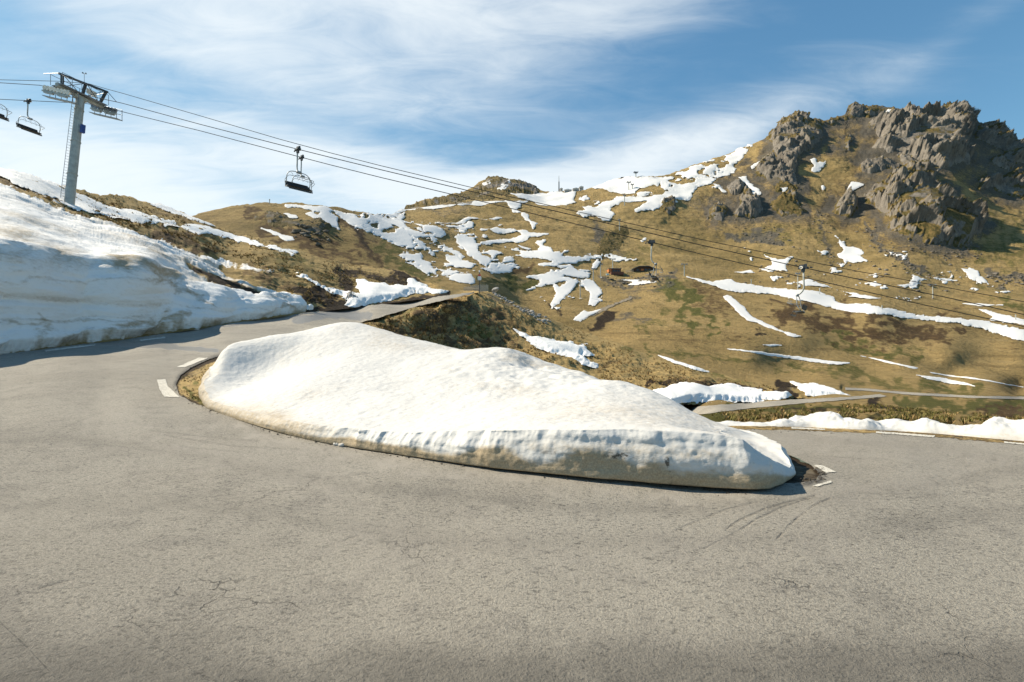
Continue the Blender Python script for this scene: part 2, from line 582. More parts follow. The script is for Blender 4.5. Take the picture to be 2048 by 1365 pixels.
def make_paint(name):
    m, t, b = material(name)
    co = t.n('ShaderNodeTexCoord').outputs['Object']
    n = t.noise(co, 7, 7, .75)
    f = t.noise(co, 45, 4, .75)
    c = t.mix(t.ramp(n, .35, .65), (0.68, 0.65, 0.58), (0.54, 0.51, 0.44))
    c = t.mix(t.ramp(t.math('ADD', f, t.math('MULTIPLY', n, .5)), .80, .70), c, (0.34, 0.32, 0.27))
    t.set(b.inputs['Base Color'], c)
    b.inputs['Roughness'].default_value = .85
    return m


def make_tuft(name):
    m, t, b = material(name)
    a = t.attr('tone')
    c = t.mix(t.ramp(a, .0, .5), (0.10, 0.062, 0.026), (0.30, 0.20, 0.085))
    c = t.mix(t.ramp(a, .55, .95), c, (0.46, 0.34, 0.16))
    c = t.mix(t.attr('green'), c, (0.085, 0.095, 0.024))
    t.set(b.inputs['Base Color'], c)
    b.inputs['Roughness'].default_value = .9
    b.inputs['Specular IOR Level'].default_value = .1
    return m


M = {
    'grass_far': make_grass('dry_grass_far', 0.55, 1.3),
    'grass_mid': make_grass('dry_grass_mid', 2.2, 0.22),
    'grass_near': make_grass('verge_turf', 9.0, 0.03),
    'tuft': make_tuft('tuft_blades'),
    'snow_far': make_snow('old_snow_far', (0.68, 0.67, 0.65), 0.12, 0.15),
    'snow_bank': make_snow('bank_snow', (0.80, 0.79, 0.765), 0.7, 0.08),
    'snow_near': make_snow('mound_snow', (0.575, 0.565, 0.54), 1.6, 0.013, .20),
    'rock': make_rock('grey_rock'),
    'rock_small': make_rock('pale_boulder', (0.40, 0.385, 0.36), 14.0, .05),
    'asphalt': make_asphalt('worn_asphalt'),
    'paint': make_paint('road_paint'),
    'track': make_flat('gravel_track', (0.20, 0.165, 0.115), .95, 0, .35, 1.5),
    'galv': make_flat('galvanised_steel', (0.36, 0.37, 0.34), .6, 0.1, .2, 2),
    'dark_steel': make_flat('dark_steel', (0.05, 0.055, 0.06), .5, .3),
    'rail': make_flat('grey_rail', (0.20, 0.22, 0.24), .5, .4),
    'tube': make_flat('silver_tube', (0.34, 0.35, 0.35), .45, .3),
    'rubber': make_flat('black_padding', (0.018, 0.018, 0.02), .7),
    'cream': make_flat('cream_sheave', (0.80, 0.74, 0.64), .6),
    'cable': make_flat('steel_rope', (0.025, 0.026, 0.028), .95, 0),
    'blue': make_flat('blue_box', (0.03, 0.06, 0.22), .5),
    'orange': make_flat('orange_wall', (0.50, 0.17, 0.045), .7),
    'orange_shaded': make_flat('shaded_orange_wall', (0.13, 0.05, 0.028), .7),  # darkened orange: shade painted into the hut's front and terrace
    'wood_dark': make_flat('dark_timber', (0.07, 0.035, 0.022), .8),
    'wood': make_flat('weathered_wood', (0.46, 0.40, 0.31), .9),
    'roof': make_flat('grey_roof', (0.16, 0.18, 0.20), .5),
    'glass': make_flat('dark_glass', (0.03, 0.04, 0.05), .15),
    'white': make_flat('white_paint', (0.75, 0.75, 0.74), .6, 0, .08),
    'red': make_flat('red_paint', (0.55, 0.06, 0.05), .6),
    'concrete': make_flat('pale_concrete', (0.48, 0.46, 0.43), .9),
}

# ------------------------------------------------------------------ the lie of the land
SOFT = False          # true while snow is being laid: snow smooths over the small bumps


def relief_near(B, px, py):
    return 0.010 * fbm(B / 1.7, 3)


def relief_mid(B, px, py):
    y = np.clip(B[:, 1] / 45.0, 0.3, 1.6)
    e = .06 + .94 * smooth(py - interp(px, emb_top), 2, 22)
    if SOFT:
        return e * y * (.10 + 0.30 * fbm(B / 7.0, 2))
    return e * y * (0.30 * fbm(B / 7.0, 3) + 0.16 * fbm(B / 1.6, 3, .6) + 0.05 * fbm(B / 0.42, 2))


def relief_left(B, px, py):
    far = smooth(B[:, 1], 24, 50)
    e = .1 + .9 * smooth(interp(px, left_bot) - py, 4, 20)
    if SOFT:
        return e * ((0.10 + 0.25 * far) * fbm(B / 6.5, 2) + .07 * far)
    return e * ((0.10 + 0.25 * far) * fbm(B / 6.5, 3) + (0.03 + 0.13 * far) * fbm(B / 1.4, 3, .6) + 0.05 * far * fbm(B / .45, 2))


def relief_far(B, px, py):
    k = np.clip((B[:, 1] / 280.0) ** 1.4, 0.0, 1.5)
    r = k * (1.7 * fbm(B / np.array([46., 46., 70.]), 3) + 0.50 * fbm(B / 12.0, 3, .6) + 0.22 * fbm(B / 3.6, 3, .65))
    if SOFT:
        r = k * (.30 + 1.7 * fbm(B / np.array([46., 46., 70.]), 3) + 0.40 * fbm(B / 12.0, 1))
    near = 0 if SOFT else smooth(B[:, 1], 90, 40)
    r = r + near * (0.015 + .09 * smooth(B[:, 1], 42, 30)) * fbm(B / 1.1, 3, .6)
    near_road = B[:, 1] < 125
    if near_road.any():
        m = np.minimum(seg_dist(px[near_road], py[near_road], LOWER_LINE), seg_dist(px[near_road], py[near_road], VALLEY_LINE) * 1.6)
        r = np.array(r)
        r[near_road] = r[near_road] * smooth(m, 9, 20)
    if ROCKMASK is not None:
        r = r + ROCKMASK(B, px, py)
    return r


ROCKMASK = None
LOWER_LINE = [(1270, 837), (1380, 824), (1490, 811), (1600, 803), (1720, 797), (1770, 792)]
VALLEY_LINE = [(1690, 778), (1820, 788), (1950, 795), (2060, 797), (2240, 800)]
GROUND = Surface([
    (-400, 1700, 1.45), (1024, 1700, 1.45), (2450, 1700, 1.45), (-400, 1365, 2.17), (0, 1365, 2.17), (1024, 1365, 2.17), (2048, 1365, 2.18), (2450, 1365, 2.19),
    (0, 1100, 3.6), (1024, 1100, 3.6), (2048, 1100, 3.75), (1500, 980, 5.25), (1000, 940, 6.0), (700, 893, 7.45), (560, 864, 8.5),
    (420, 815, 11.0), (350, 770, 14.2), (0, 900, 6.6), (0, 800, 11.0), (0, 730, 16), (0, 705, 19), (-400, 900, 6.4), (-400, 740, 13.6), (150, 687, 22), (300, 668, 26), (450, 645, 31.7),
    (610, 622, 42), (745, 608, 56), (880, 590, 72), (950, 583, 82), (450, 705, 20), (600, 668, 28.5), (720, 643, 40), (830, 612, 57), (950, 586, 80),
    (200, 800, 11.5), (200, 730, 16.5), (1650, 965, 5.55), (2048, 1000, 5.05), (2450, 1000, 5.1), (2450, 908, 7.5), (2048, 888, 8.5), (1900, 874, 9.36), (1800, 868, 9.79), (1620, 861, 10.33), (1450, 855, 10.85), (1560, 905, 7.64), (1800, 920, 6.9),
    (1000, 760, 15), (800, 760, 16), (1250, 800, 13)], relief_near, 22)

LEFT = Surface([
    (-350, 735, 13.9), (-180, 721, 16), (0, 705, 18.9), (150, 687, 22), (300, 668, 26), (450, 645, 31.7), (530, 634, 36), (610, 622, 42), (680, 614, 49), (745, 608, 56), (880, 590, 72), (950, 583, 82),
    (-350, 600, 14.3), (-180, 600, 17), (0, 600, 19.7), (150, 600, 22.9), (300, 595, 26.8), (376, 630, 29), (450, 620, 32.3), (530, 612, 36.6),
    (-350, 470, 15.2), (-180, 485, 17.7), (0, 500, 20.6), (75, 511, 22.2), (146, 522, 23.9), (220, 526, 25.8), (288, 528, 27.9), (376, 592, 30.6), (440, 592, 33.3), (498, 594, 37), (550, 600, 40), (608, 606, 43.0),
    (-350, 400, 22), (-180, 420, 24), (0, 450, 25), (146, 490, 27.5), (240, 505, 30), (330, 540, 32.5),
    (0, 420, 29), (0, 380, 36), (0, 350, 46), (60, 355, 52), (138, 410, 46.5), (150, 385, 56), (100, 430, 36), (200, 455, 40), (300, 480, 44), (400, 512, 48), (400, 550, 38.5), (450, 562, 41), (520, 542, 50),
    (560, 578, 46), (600, 503, 92), (300, 414, 76), (380, 434, 86), (436, 455, 90), (500, 480, 88), (450, 500, 66), (600, 545, 60), (650, 580, 55), (700, 527, 105), (700, 560, 73), (745, 592, 59),
    (790, 545, 102), (800, 572, 75), (860, 566, 95), (880, 582, 77), (945, 580, 92), (-350, 260, 60), (-350, 340, 33), (-180, 330, 48)], relief_left, 16)

EMB = Surface([
    (430, 715, 19), (600, 669, 28.5), (720, 646, 40), (780, 628, 48), (830, 614, 57), (890, 600, 67), (950, 587, 80), (980, 592, 84), (1040, 614, 86), (1100, 638, 86), (1240, 691, 80), (1420, 746, 73), (1560, 777, 68), (1720, 796, 66),
    (720, 652, 36.6), (780, 635, 42.8), (830, 622, 48.3), (890, 605, 60), (945, 592, 75), (740, 662, 34), (780, 651, 40.3), (830, 641, 45.5), (890, 622, 56.5), (940, 606, 69), (760, 690, 32), (800, 662, 40), (850, 650, 46), (900, 642, 56), (900, 690, 47), (860, 720, 42), (1010, 620, 78), (1010, 660, 66), (1010, 697, 57), (1100, 665, 75), (1100, 720, 56), (1200, 740, 59), (1300, 775, 50), (1300, 740, 64),
    (1300, 812, 41.5), (1390, 818, 44), (1480, 808, 50), (1580, 801, 56), (1700, 798, 63), (1390, 780, 52), (1560, 785, 62), (700, 760, 26), (1000, 780, 40), (1200, 830, 36), (600, 760, 22)], relief_mid, 12)

FAR = Surface([
    (330, 440, 135), (390, 432, 140), (470, 412, 150), (540, 405, 155), (650, 413, 165), (700, 425, 185), (760, 432, 230), (800, 430, 275), (850, 422, 330), (900, 408, 380), (1000, 403, 430),
    (500, 470, 122), (600, 500, 118), (560, 440, 138), (650, 460, 136), (700, 480, 140), (720, 440, 165), (780, 520, 135), (750, 480, 150), (880, 555, 130), (650, 560, 100), (950, 570, 130), (830, 460, 220),
    (810, 418, 410), (870, 398, 470), (930, 384, 540), (960, 374, 580), (1010, 358, 610), (1060, 372, 600), (1090, 385, 570), (1118, 382, 560), (1200, 376, 560), (1270, 357, 545), (1400, 326, 560),
    (1500, 288, 585), (1550, 250, 610), (1600, 226, 620), (1700, 211, 650), (1800, 212, 650), (1895, 211, 600), (1960, 248, 585), (2048, 278, 570), (2250, 300, 560),
    (900, 480, 235), (980, 440, 330), (1000, 470, 290), (1100, 430, 390), (1100, 520, 230), (1000, 540, 185), (1200, 520, 262), (1240, 546, 240), (1270, 552, 236), (1340, 560, 218), (1400, 588, 190), (1160, 585, 190), (1150, 622, 158), (1060, 590, 175),
    (1300, 480, 330), (1200, 420, 420), (1300, 400, 450), (1400, 480, 355), (1400, 420, 430), (1500, 520, 300), (1700, 520, 300), (1700, 440, 395), (1600, 350, 480), (1800, 350, 455), (1850, 420, 375), (1930, 480, 340), (1900, 560, 262), (2000, 350, 480), (2048, 450, 385), (2048, 560, 262), (2250, 460, 380),
    (1870, 592, 222), (1600, 577, 212), (1450, 603, 178), (1750, 630, 162), (2048, 655, 172), (1600, 680, 132), (1900, 712, 130), (1400, 690, 116), (1300, 650, 140), (1250, 640, 150), (1200, 640, 152), (2048, 760, 122), (1800, 752, 110), (1650, 740, 112), (1500, 715, 108),
    (1100, 640, 140), (1240, 692, 112), (1420, 747, 92), (1560, 777, 82), (1700, 764, 95),
    (1390, 830, 40), (1480, 815, 46), (1600, 803, 54), (1720, 798, 62), (1800, 789, 84), (2048, 797, 108), (2250, 800, 110), (1900, 800, 76), (2048, 822, 50),
    (1560, 816, 36), (1560, 836, 21), (1450, 850, 12.0), (1700, 810, 42), (1720, 838, 17.5), (1800, 812, 42), (1900, 836, 21), (1900, 866, 10.6), (2048, 852, 15), (2048, 882, 9.2), (1800, 864, 10.8), (2250, 890, 9), (1620, 858, 11.6), (2250, 850, 16),
    (2250, 600, 222), (2250, 657, 170), (2250, 712, 138), (2250, 762, 120), (2048, 712, 140), (1390, 870, 26), (1280, 838, 36), (1300, 826, 40.5), (1250, 850, 32), (1200, 760, 80), (1000, 640, 120), (600, 600, 90)], relief_far, 40, True, .003)


def gl(px, py, lines, warp=.9):
    """weight of a set of soft strokes [(points, half width, strength)]"""
    r = np.zeros(len(px))
    q = np.stack([px / 26.0, py / 13.0, 0 * px + 2.2], -1)
    wx, wy = fbm(q, 4, .62), fbm(q + 31.7, 4, .62)
    px0, py0 = px, py
    for pts, w, a in lines:
        px, py = px0 + wx * w * warp * 1.3, py0 + wy * w * warp
        if len(pts) == 1:
            d = np.hypot(px - pts[0][0], (py - pts[0][1]) * 1.6)
        else:
            d = seg_dist(px, py, pts)
        r = np.maximum(r, a * np.exp(-(d / w) ** 2))
    return r


FAR_GREEN = [([(1335, 580), (1380, 615), (1430, 665)], 22, 1.0), ([(1660, 675), (1740, 700), (1840, 708)], 16, .8), ([(1580, 730), (1680, 745), (1800, 770), (1960, 785)], 14, .75), ([(1800, 800), (1900, 812), (2060, 816)], 14, 1.0),
             ([(1420, 838), (1560, 826), (1700, 818)], 16, 1.0), ([(1560, 842), (1760, 838), (1900, 842)], 9, .9), ([(1800, 815), (1880, 835)], 12, .8), ([(960, 566), (1060, 562), (1100, 556)], 16, .95), ([(770, 500), (830, 545), (860, 560)], 22, .85), ([(1280, 655), (1330, 640)], 16, .7),
             ([(1500, 430), (1620, 470)], 26, .5), ([(1950, 480), (2048, 520)], 55, .7), ([(1700, 560), (1800, 600), (2000, 600)], 26, .35), ([(1240, 500), (1290, 520)], 22, .6), ([(1500, 470), (1640, 470)], 30, .6), ([(1800, 470), (1870, 520)], 30, .5), ([(2000, 600), (2060, 625)], 10, .8),
             ([(1300, 700), (1420, 715), (1560, 740)], 9, .7), ([(1290, 480), (1340, 500)], 15, .5)]
FAR_BROWN = [([(1400, 590), (1470, 630)], 22, .7), ([(1560, 612), (1700, 660), (1900, 660)], 26, .95), ([(1900, 640), (2048, 690)], 22, .5), ([(1010, 537), (1060, 536)], 10, .8), ([(1440, 660), (1500, 690), (1560, 690)], 9, .5), ([(1960, 822), (2060, 835)], 12, .9), ([(1440, 848), (1600, 846)], 6, .5),
             ([(1230, 400), (1300, 385)], 18, .5), ([(1080, 440), (1180, 420), (1220, 405)], 16, .45), ([(1160, 390), (1220, 400)], 14, .45), ([(640, 500), (720, 520)], 24, .8), ([(690, 440), (760, 530)], 12, .9), ([(500, 430), (560, 470), (640, 480)], 18, .9), ([(1320, 660), (1380, 690), (1460, 690)], 14, .4), ([(880, 450), (920, 470)], 12, .4)]
FAR_SCREE = [([(1200, 460), (1215, 500)], 16, 1.0), ([(1230, 480), (1240, 515)], 12, .7), ([(1450, 470), (1560, 482)], 15, 1.0), ([(1980, 555), (2070, 565)], 12, 1.0), ([(1730, 445), (1760, 495), (1850, 545)], 6, 1.0), ([(1640, 420), (1645, 470), (1660, 510)], 6, .8), ([(1210, 560), (1270, 566), (1350, 556)], 12, .95), ([(1250, 600), (1330, 580)], 16, .6),
             ([(1190, 640), (1300, 640)], 7, .8), ([(1500, 430), (1590, 420)], 18, .4), ([(1560, 300), (1580, 340), (1590, 370)], 13, 1.0), ([(890, 415), (940, 420)], 9, .6), ([(1380, 395), (1430, 430)], 14, .6), ([(1820, 785), (1700, 780)], 5, .6), ([(1380, 430), (1440, 470)], 14, .4), ([(1830, 560), (1900, 520)], 12, .3), ([(840, 425), (900, 428)], 8, .6), ([(1020, 455), (1060, 450)], 7, .5)]
FAR_SOIL = [([(1190, 650), (1220, 638)], 9, 1.0), ([(1100, 606), (1120, 625)], 5, .6), ([(1560, 820), (1640, 822), (1720, 826)], 4, .6), ([(1745, 805), (1800, 818), (1840, 836)], 7, .9), ([(1515, 662)], 10, .9), ([(1560, 770), (1600, 790)], 8, .9), ([(1480, 834), (1640, 838), (1800, 840)], 6, .5), ([(700, 450), (740, 500)], 5, .7)]


def attrs_far(px, py, V):
    return {'green': gl(px, py, FAR_GREEN), 'brown': gl(px, py, FAR_BROWN), 'scree': gl(px, py, FAR_SCREE), 'soil': gl(px, py, FAR_SOIL)}


LEFT_SOIL_SHADE = [([(676, 537), (690, 560), (700, 585)], 9, 1.0), ([(690, 540), (760, 560), (815, 572)], 9, 1.0), ([(780, 540), (820, 560), (850, 570)], 8, 1.0), ([(620, 590), (650, 600), (700, 612)], 14, 1.0), ([(610, 624), (760, 610), (900, 590)], 5, .9), ([(590, 575), (640, 590)], 10, .8), ([(430, 560), (480, 580), (530, 592)], 8, .9), ([(390, 540), (440, 562)], 5, .9), ([(160, 455), (180, 440)], 4, .5), ([(290, 452), (340, 480)], 6, .6)]  # bare soil, with the shadow under the overhanging earth cut painted in
LEFT_BROWN = [([(240, 470), (330, 480), (420, 500)], 16, .9), ([(500, 540), (580, 570)], 14, .7), ([(0, 362), (100, 395), (180, 440)], 8, .8), ([(300, 420), (400, 445)], 10, .6)]
LEFT_GREEN = [([(560, 520), (640, 530)], 12, .7), ([(150, 380), (250, 400)], 8, .5), ([(420, 520), (520, 528)], 8, .4)]


def attrs_left(px, py, V):
    return {'green': gl(px, py, LEFT_GREEN), 'brown': gl(px, py, LEFT_BROWN), 'soil': gl(px, py, LEFT_SOIL_SHADE), 'scree': px * 0}


EMB_GREEN = [([(720, 650), (760, 640), (840, 620)], 9, .7), ([(925, 645), (960, 660), (980, 670)], 13, 1.0), ([(980, 590), (1050, 612)], 9, .6), ([(1250, 695), (1350, 722), (1450, 750)], 8, .8), ([(1400, 745), (1500, 768)], 7, .6), ([(850, 660), (900, 670)], 14, .5)]
EMB_BROWN = [([(790, 660), (860, 650), (920, 620)], 24, .95), ([(880, 680), (960, 690), (1010, 690)], 22, .9), ([(1010, 640), (1060, 660)], 16, .6), ([(1080, 700), (1200, 740)], 12, .5), ([(1290, 765), (1450, 770)], 10, .8), ([(940, 610), (1000, 650)], 18, .8)]
EMB_SOIL = [([(1290, 775), (1330, 768), (1380, 775), (1440, 772), (1520, 782)], 7, 1.0), ([(1560, 780), (1590, 790)], 9, 1.0), ([(1640, 778), (1690, 792)], 5, .9), ([(860, 640), (900, 615)], 10, .5), ([(1300, 808), (1370, 812)], 3, 1.0), ([(1250, 715), (1200, 745)], 5, .4)]
EMB_SCREE = [([(900, 615), (925, 650)], 9, .6), ([(1585, 770), (1570, 800)], 4, .7), ([(985, 595), (1100, 642)], 8, .7)]


def attrs_emb(px, py, V):
    return {'green': gl(px, py, EMB_GREEN), 'brown': gl(px, py, EMB_BROWN), 'soil': gl(px, py, EMB_SOIL), 'scree': gl(px, py, EMB_SCREE)}


# crests and feet of each piece of land
far_top = [(320, 446), (390, 430), (430, 418), (470, 411), (540, 405), (580, 404), (650, 412), (700, 421), (745, 430), (800, 427), (808, 419), (860, 401), (920, 386), (945, 376), (975, 361), (1000, 357), (1020, 361), (1030, 366), (1040, 361), (1060, 371), (1075, 375), (1088, 385), (1118, 384),
           (1170, 380), (1200, 374), (1240, 362), (1290, 356), (1340, 345), (1400, 327), (1450, 308), (1503, 287), (1530, 274), (1560, 248), (1590, 227), (1612, 224), (1630, 243), (1650, 240), (1690, 230), (1696, 213), (1712, 209), (1730, 215), (1765, 210), (1800, 215), (1818, 211), (1840, 218), (1870, 221), (1895, 211), (1915, 218), (1945, 237), (1955, 249), (1985, 248), (2010, 264), (2035, 281), (2060, 283), (2260, 305)]
far_bot = [(320, 560), (600, 610), (900, 640), (1000, 660), (1150, 720), (1210, 800), (1240, 852), (1380, 856), (1450, 855), (1620, 860), (1800, 866), (1900, 871), (2048, 884), (2260, 898)]
left_top = [(-360, 254), (0, 343), (40, 352), (112, 372), (153, 380), (200, 388), (246, 392), (299, 409), (345, 420), (383, 433), (436, 453), (520, 480), (600, 503), (650, 516), (700, 527), (745, 532), (790, 541), (830, 553), (870, 569), (905, 580), (955, 582)]
left_bot = [(-360, 741), (0, 711), (150, 692), (300, 673), (450, 650), (610, 627), (745, 612), (880, 594), (955, 586)]
emb_top = [(425, 718), (500, 695), (560, 677), (600, 667), (640, 659), (720, 644), (780, 627), (830, 612), (890, 598), (952, 584), (975, 582), (1000, 592), (1050, 614), (1100, 637), (1160, 661), (1240, 690), (1330, 718), (1420, 745), (1500, 764), (1560, 775), (1620, 776), (1690, 793), (1725, 797)]
emb_bot = [(425, 790), (700, 800), (900, 800), (1200, 850), (1250, 830), (1295, 811), (1390, 811), (1480, 806), (1580, 801), (1725, 800)]

def rock_bulge(polys):
    """crags stand out of the slope they grow from"""
    def f(B, px, py):
        r = np.zeros(len(px))
        for poly, amp, soft in polys:
            P = np.array(poly)
            near = (px > P[:, 0].min() - 30) & (px < P[:, 0].max() + 30) & (py > P[:, 1].min() - 30) & (py < P[:, 1].max() + 30)
            if near.any():
                sd = poly_sd(px[near], py[near], poly)
                r[near] = np.maximum(r[near], amp * smooth(sd, -2, soft * 1.6))
        return r
    return f


CRAGS = [
    # outline, view it was read from, height of relief (m), softness (px), turf, label
    ('z2', [(400, 300), (470, 235), (520, 190), (600, 138), (640, 132), (690, 150), (700, 180), (745, 190), (800, 260), (780, 310), (720, 380), (640, 420), (600, 520), (640, 640), (560, 610), (500, 540), (480, 440), (430, 330)], 9, 16, .22, 'grey crag with a scree chute at the left end of the summit ridge'),
    ('z2', [(340, 500), (380, 440), (430, 420), (500, 440), (560, 520), (600, 610), (520, 615), (440, 585), (360, 545)], 8, 12, .22, 'blocky rock outcrop just below the scree chute of the left crag'),
    ('z2', [(200, 800), (250, 720), (260, 650), (180, 640), (170, 610), (250, 555), (320, 640), (370, 700), (410, 760), (370, 800), (240, 815)], 9, 10, .15, 'pointed rock spire beside the boomerang shaped snow patch'),
    ('z2', [(60, 760), (115, 685), (175, 755), (140, 830), (40, 815)], 6, 9, .25, 'small dark rock hump left of the pointed spire'),
    ('z2', [(430, 720), (540, 660), (555, 640), (600, 640), (605, 700), (690, 770), (640, 805), (520, 795), (440, 760)], 7, 11, .35, 'low flat topped dark outcrop right of the pointed spire'),
    ('z2', [(830, 760), (880, 690), (925, 635), (990, 680), (1018, 750), (990, 800), (930, 812), (880, 790)], 9, 12, .38, 'round mossy outcrop alone in the gully below the triangular snow patch'),
    ('z2', [(925, 180), (928, 110), (975, 85), (1030, 100), (1045, 130), (1010, 165), (960, 190)], 6, 8, .1, 'square rock tower standing up at the left of the summit line'),
    ('z2', [(1035, 240), (1060, 190), (1095, 160), (1150, 150), (1200, 175), (1255, 190), (1250, 110), (1300, 90), (1350, 92), (1400, 125), (1470, 120), (1520, 118), (1570, 85), (1610, 90), (1680, 130), (1735, 180), (1740, 260), (1700, 330), (1730, 410), (1700, 490), (1600, 492), (1520, 525), (1470, 520), (1400, 480), (1330, 440), (1250, 425), (1150, 430), (1080, 385), (1130, 300), (1060, 270)], 17, 24, .16, 'largest grey cliff under the highest summit'),
    ('z2', [(1735, 215), (1780, 225), (1830, 205), (1880, 215), (1960, 290), (2010, 315), (2048, 318), (2100, 330), (2300, 400), (2300, 520), (2100, 480), (1960, 470), (1900, 400), (1850, 360), (1750, 310)], 13, 16, .25, 'jagged rock ridge falling away to the right of the summit'),
    ('z2', [(1010, 650), (1100, 600), (1200, 550), (1280, 500), (1400, 490), (1480, 560), (1540, 640), (1600, 740), (1700, 780), (1800, 870), (1740, 960), (1700, 1015), (1600, 990), (1480, 985), (1400, 950), (1320, 930), (1240, 905), (1160, 885), (1190, 800), (1120, 740), (1030, 720)], 16, 24, .42, 'big ribbed cliff with mossy ledges low on the mountain'),
    ('z2', [(905, 370), (925, 290), (950, 275), (975, 300), (955, 345), (940, 385)], 4, 7, .2, 'thin upright rock fin on the grass left of the largest cliff'),
    ('z2', [(1005, 480), (1050, 430), (1120, 435), (1200, 450), (1260, 490), (1230, 520), (1150, 500), (1080, 535), (1010, 520)], 5, 9, .25, 'low broken rock band between the two biggest cliffs'),
    ('z2', [(1750, 570), (1790, 535), (1880, 560), (1960, 520), (2048, 500), (2300, 520), (2300, 720), (2080, 700), (1980, 690), (1900, 640), (1770, 620)], 9, 14, .35, 'dark mossy rocks at the right edge below the jagged ridge'),
    ('z2', [(1900, 410), (1960, 430), (1990, 480), (2048, 490), (2048, 520), (1900, 500), (1800, 470), (1830, 430)], 6, 9, .3, 'shaded rock step under the jagged right ridge'),
    ('z2', [(1040, 108), (1100, 93), (1180, 108), (1245, 108), (1252, 188), (1150, 150), (1090, 165), (1060, 190), (1035, 150)], 5, 9, .34, 'brown broken rock along the summit line between tower and highest summit'),
    ('z2', [(735, 178), (800, 188), (900, 166), (930, 165), (932, 186), (860, 202), (780, 215), (740, 205)], 4, 7, .3, 'low teeth of rock on the skyline between the left crag and the square tower'),
    ('z2', [(1240, 425), (1330, 440), (1420, 490), (1500, 530), (1480, 570), (1400, 500), (1290, 505)], 6, 10, .3, 'rock rib joining the largest cliff to the ribbed one'),
    ('z2', [(470, 600), (560, 600), (640, 640), (600, 660), (540, 670), (480, 650)], 4, 8, .4, 'dark rubble under the blocky outcrop below the left crag'),
    ('f', [(935, 386), (952, 372), (980, 357), (1002, 355), (1018, 362), (1030, 366), (1040, 360), (1062, 371), (1076, 375), (1090, 387), (1050, 390), (1000, 391), (960, 394)], 3, 9, .12, 'dark rocky knob with snow patches on the distant skyline'),
    ('f', [(806, 421), (840, 406), (880, 396), (920, 386), (950, 384), (1000, 397), (960, 401), (900, 408), (840, 417)], 2, 7, .3, 'long low rock rim left of the distant knob'),
    ('f', [(505, 436), (540, 424), (570, 430), (600, 440), (640, 436), (668, 455), (636, 470), (600, 462), (550, 452)], 1.0, 9, .3, 'low rock band on the rounded brown hill'),
    ('f', [(1210, 462), (1255, 446), (1262, 470), (1240, 500), (1190, 525), (1195, 490)], .8, 9, .55, 'dark green grey rock patch above the orange building'),
    ('z3', [(1600, 290), (1640, 262), (1700, 252), (1730, 265), (1690, 300), (1700, 340), (1640, 370), (1600, 350)], 4, 8, .3, 'small grey outcrop at the lower tip of the long ridge snowfield'),
    ('z3', [(1880, 350), (1930, 290), (1975, 310), (2000, 370), (1950, 400), (1890, 395)], 5, 8, .25, 'dark knuckle of rock on the grass below the left crag'),
]
CRAG_POLYS = [(zpts(k, p), h, s) for k, p, h, s, tf, lb in CRAGS]
_af = attrs_far


def attrs_far(px, py, V):
    at = _af(px, py, V)
    q = np.stack([px / 24.0, py / 20.0, px * 0], -1)
    wx = fbm(q, 4, .6) * 22
    d = np.full(len(px), 1e3)
    for P, h, s in CRAG_POLYS[:18]:
        P = np.array(P)
        m = (px > P[:, 0].min() - 90) & (px < P[:, 0].max() + 90) & (py > P[:, 1].min() - 90) & (py < P[:, 1].max() + 90)
        if m.any():
            d[m] = np.minimum(d[m], -poly_sd(px[m] + wx[m], py[m], P))
    at['scree'] = np.maximum(at['scree'], .9 * smooth(d, 40, -4))
    at['brown'] = np.maximum(at['brown'], .62 * smooth(d, 60, 5))
    return at


ROCKMASK = rock_bulge([(p, h * .55, s) for p, h, s in CRAG_POLYS])

hill = land_sheet('mountain', FAR, 320, 2260, 2.0, far_top, far_bot, 300, M['grass_far'], attrs_far, 7, 1.2)
tag(hill, 'brown grassy mountainside rising behind the road', 'mountain', kind='structure')
hill = land_sheet('hill', LEFT, -360, 955, 2.2, left_top, left_bot, 190, M['grass_mid'], attrs_left, 5, .8)
tag(hill, 'brown hillside rising to the left of the road', 'hill', kind='structure')
bank = land_sheet('embankment', EMB, 425, 1725, 2.0, emb_top, emb_bot, 120, M['grass_mid'], attrs_emb, 3, 1.2)
tag(bank, 'grassy bank falling from the upper road', 'embankment', kind='structure')

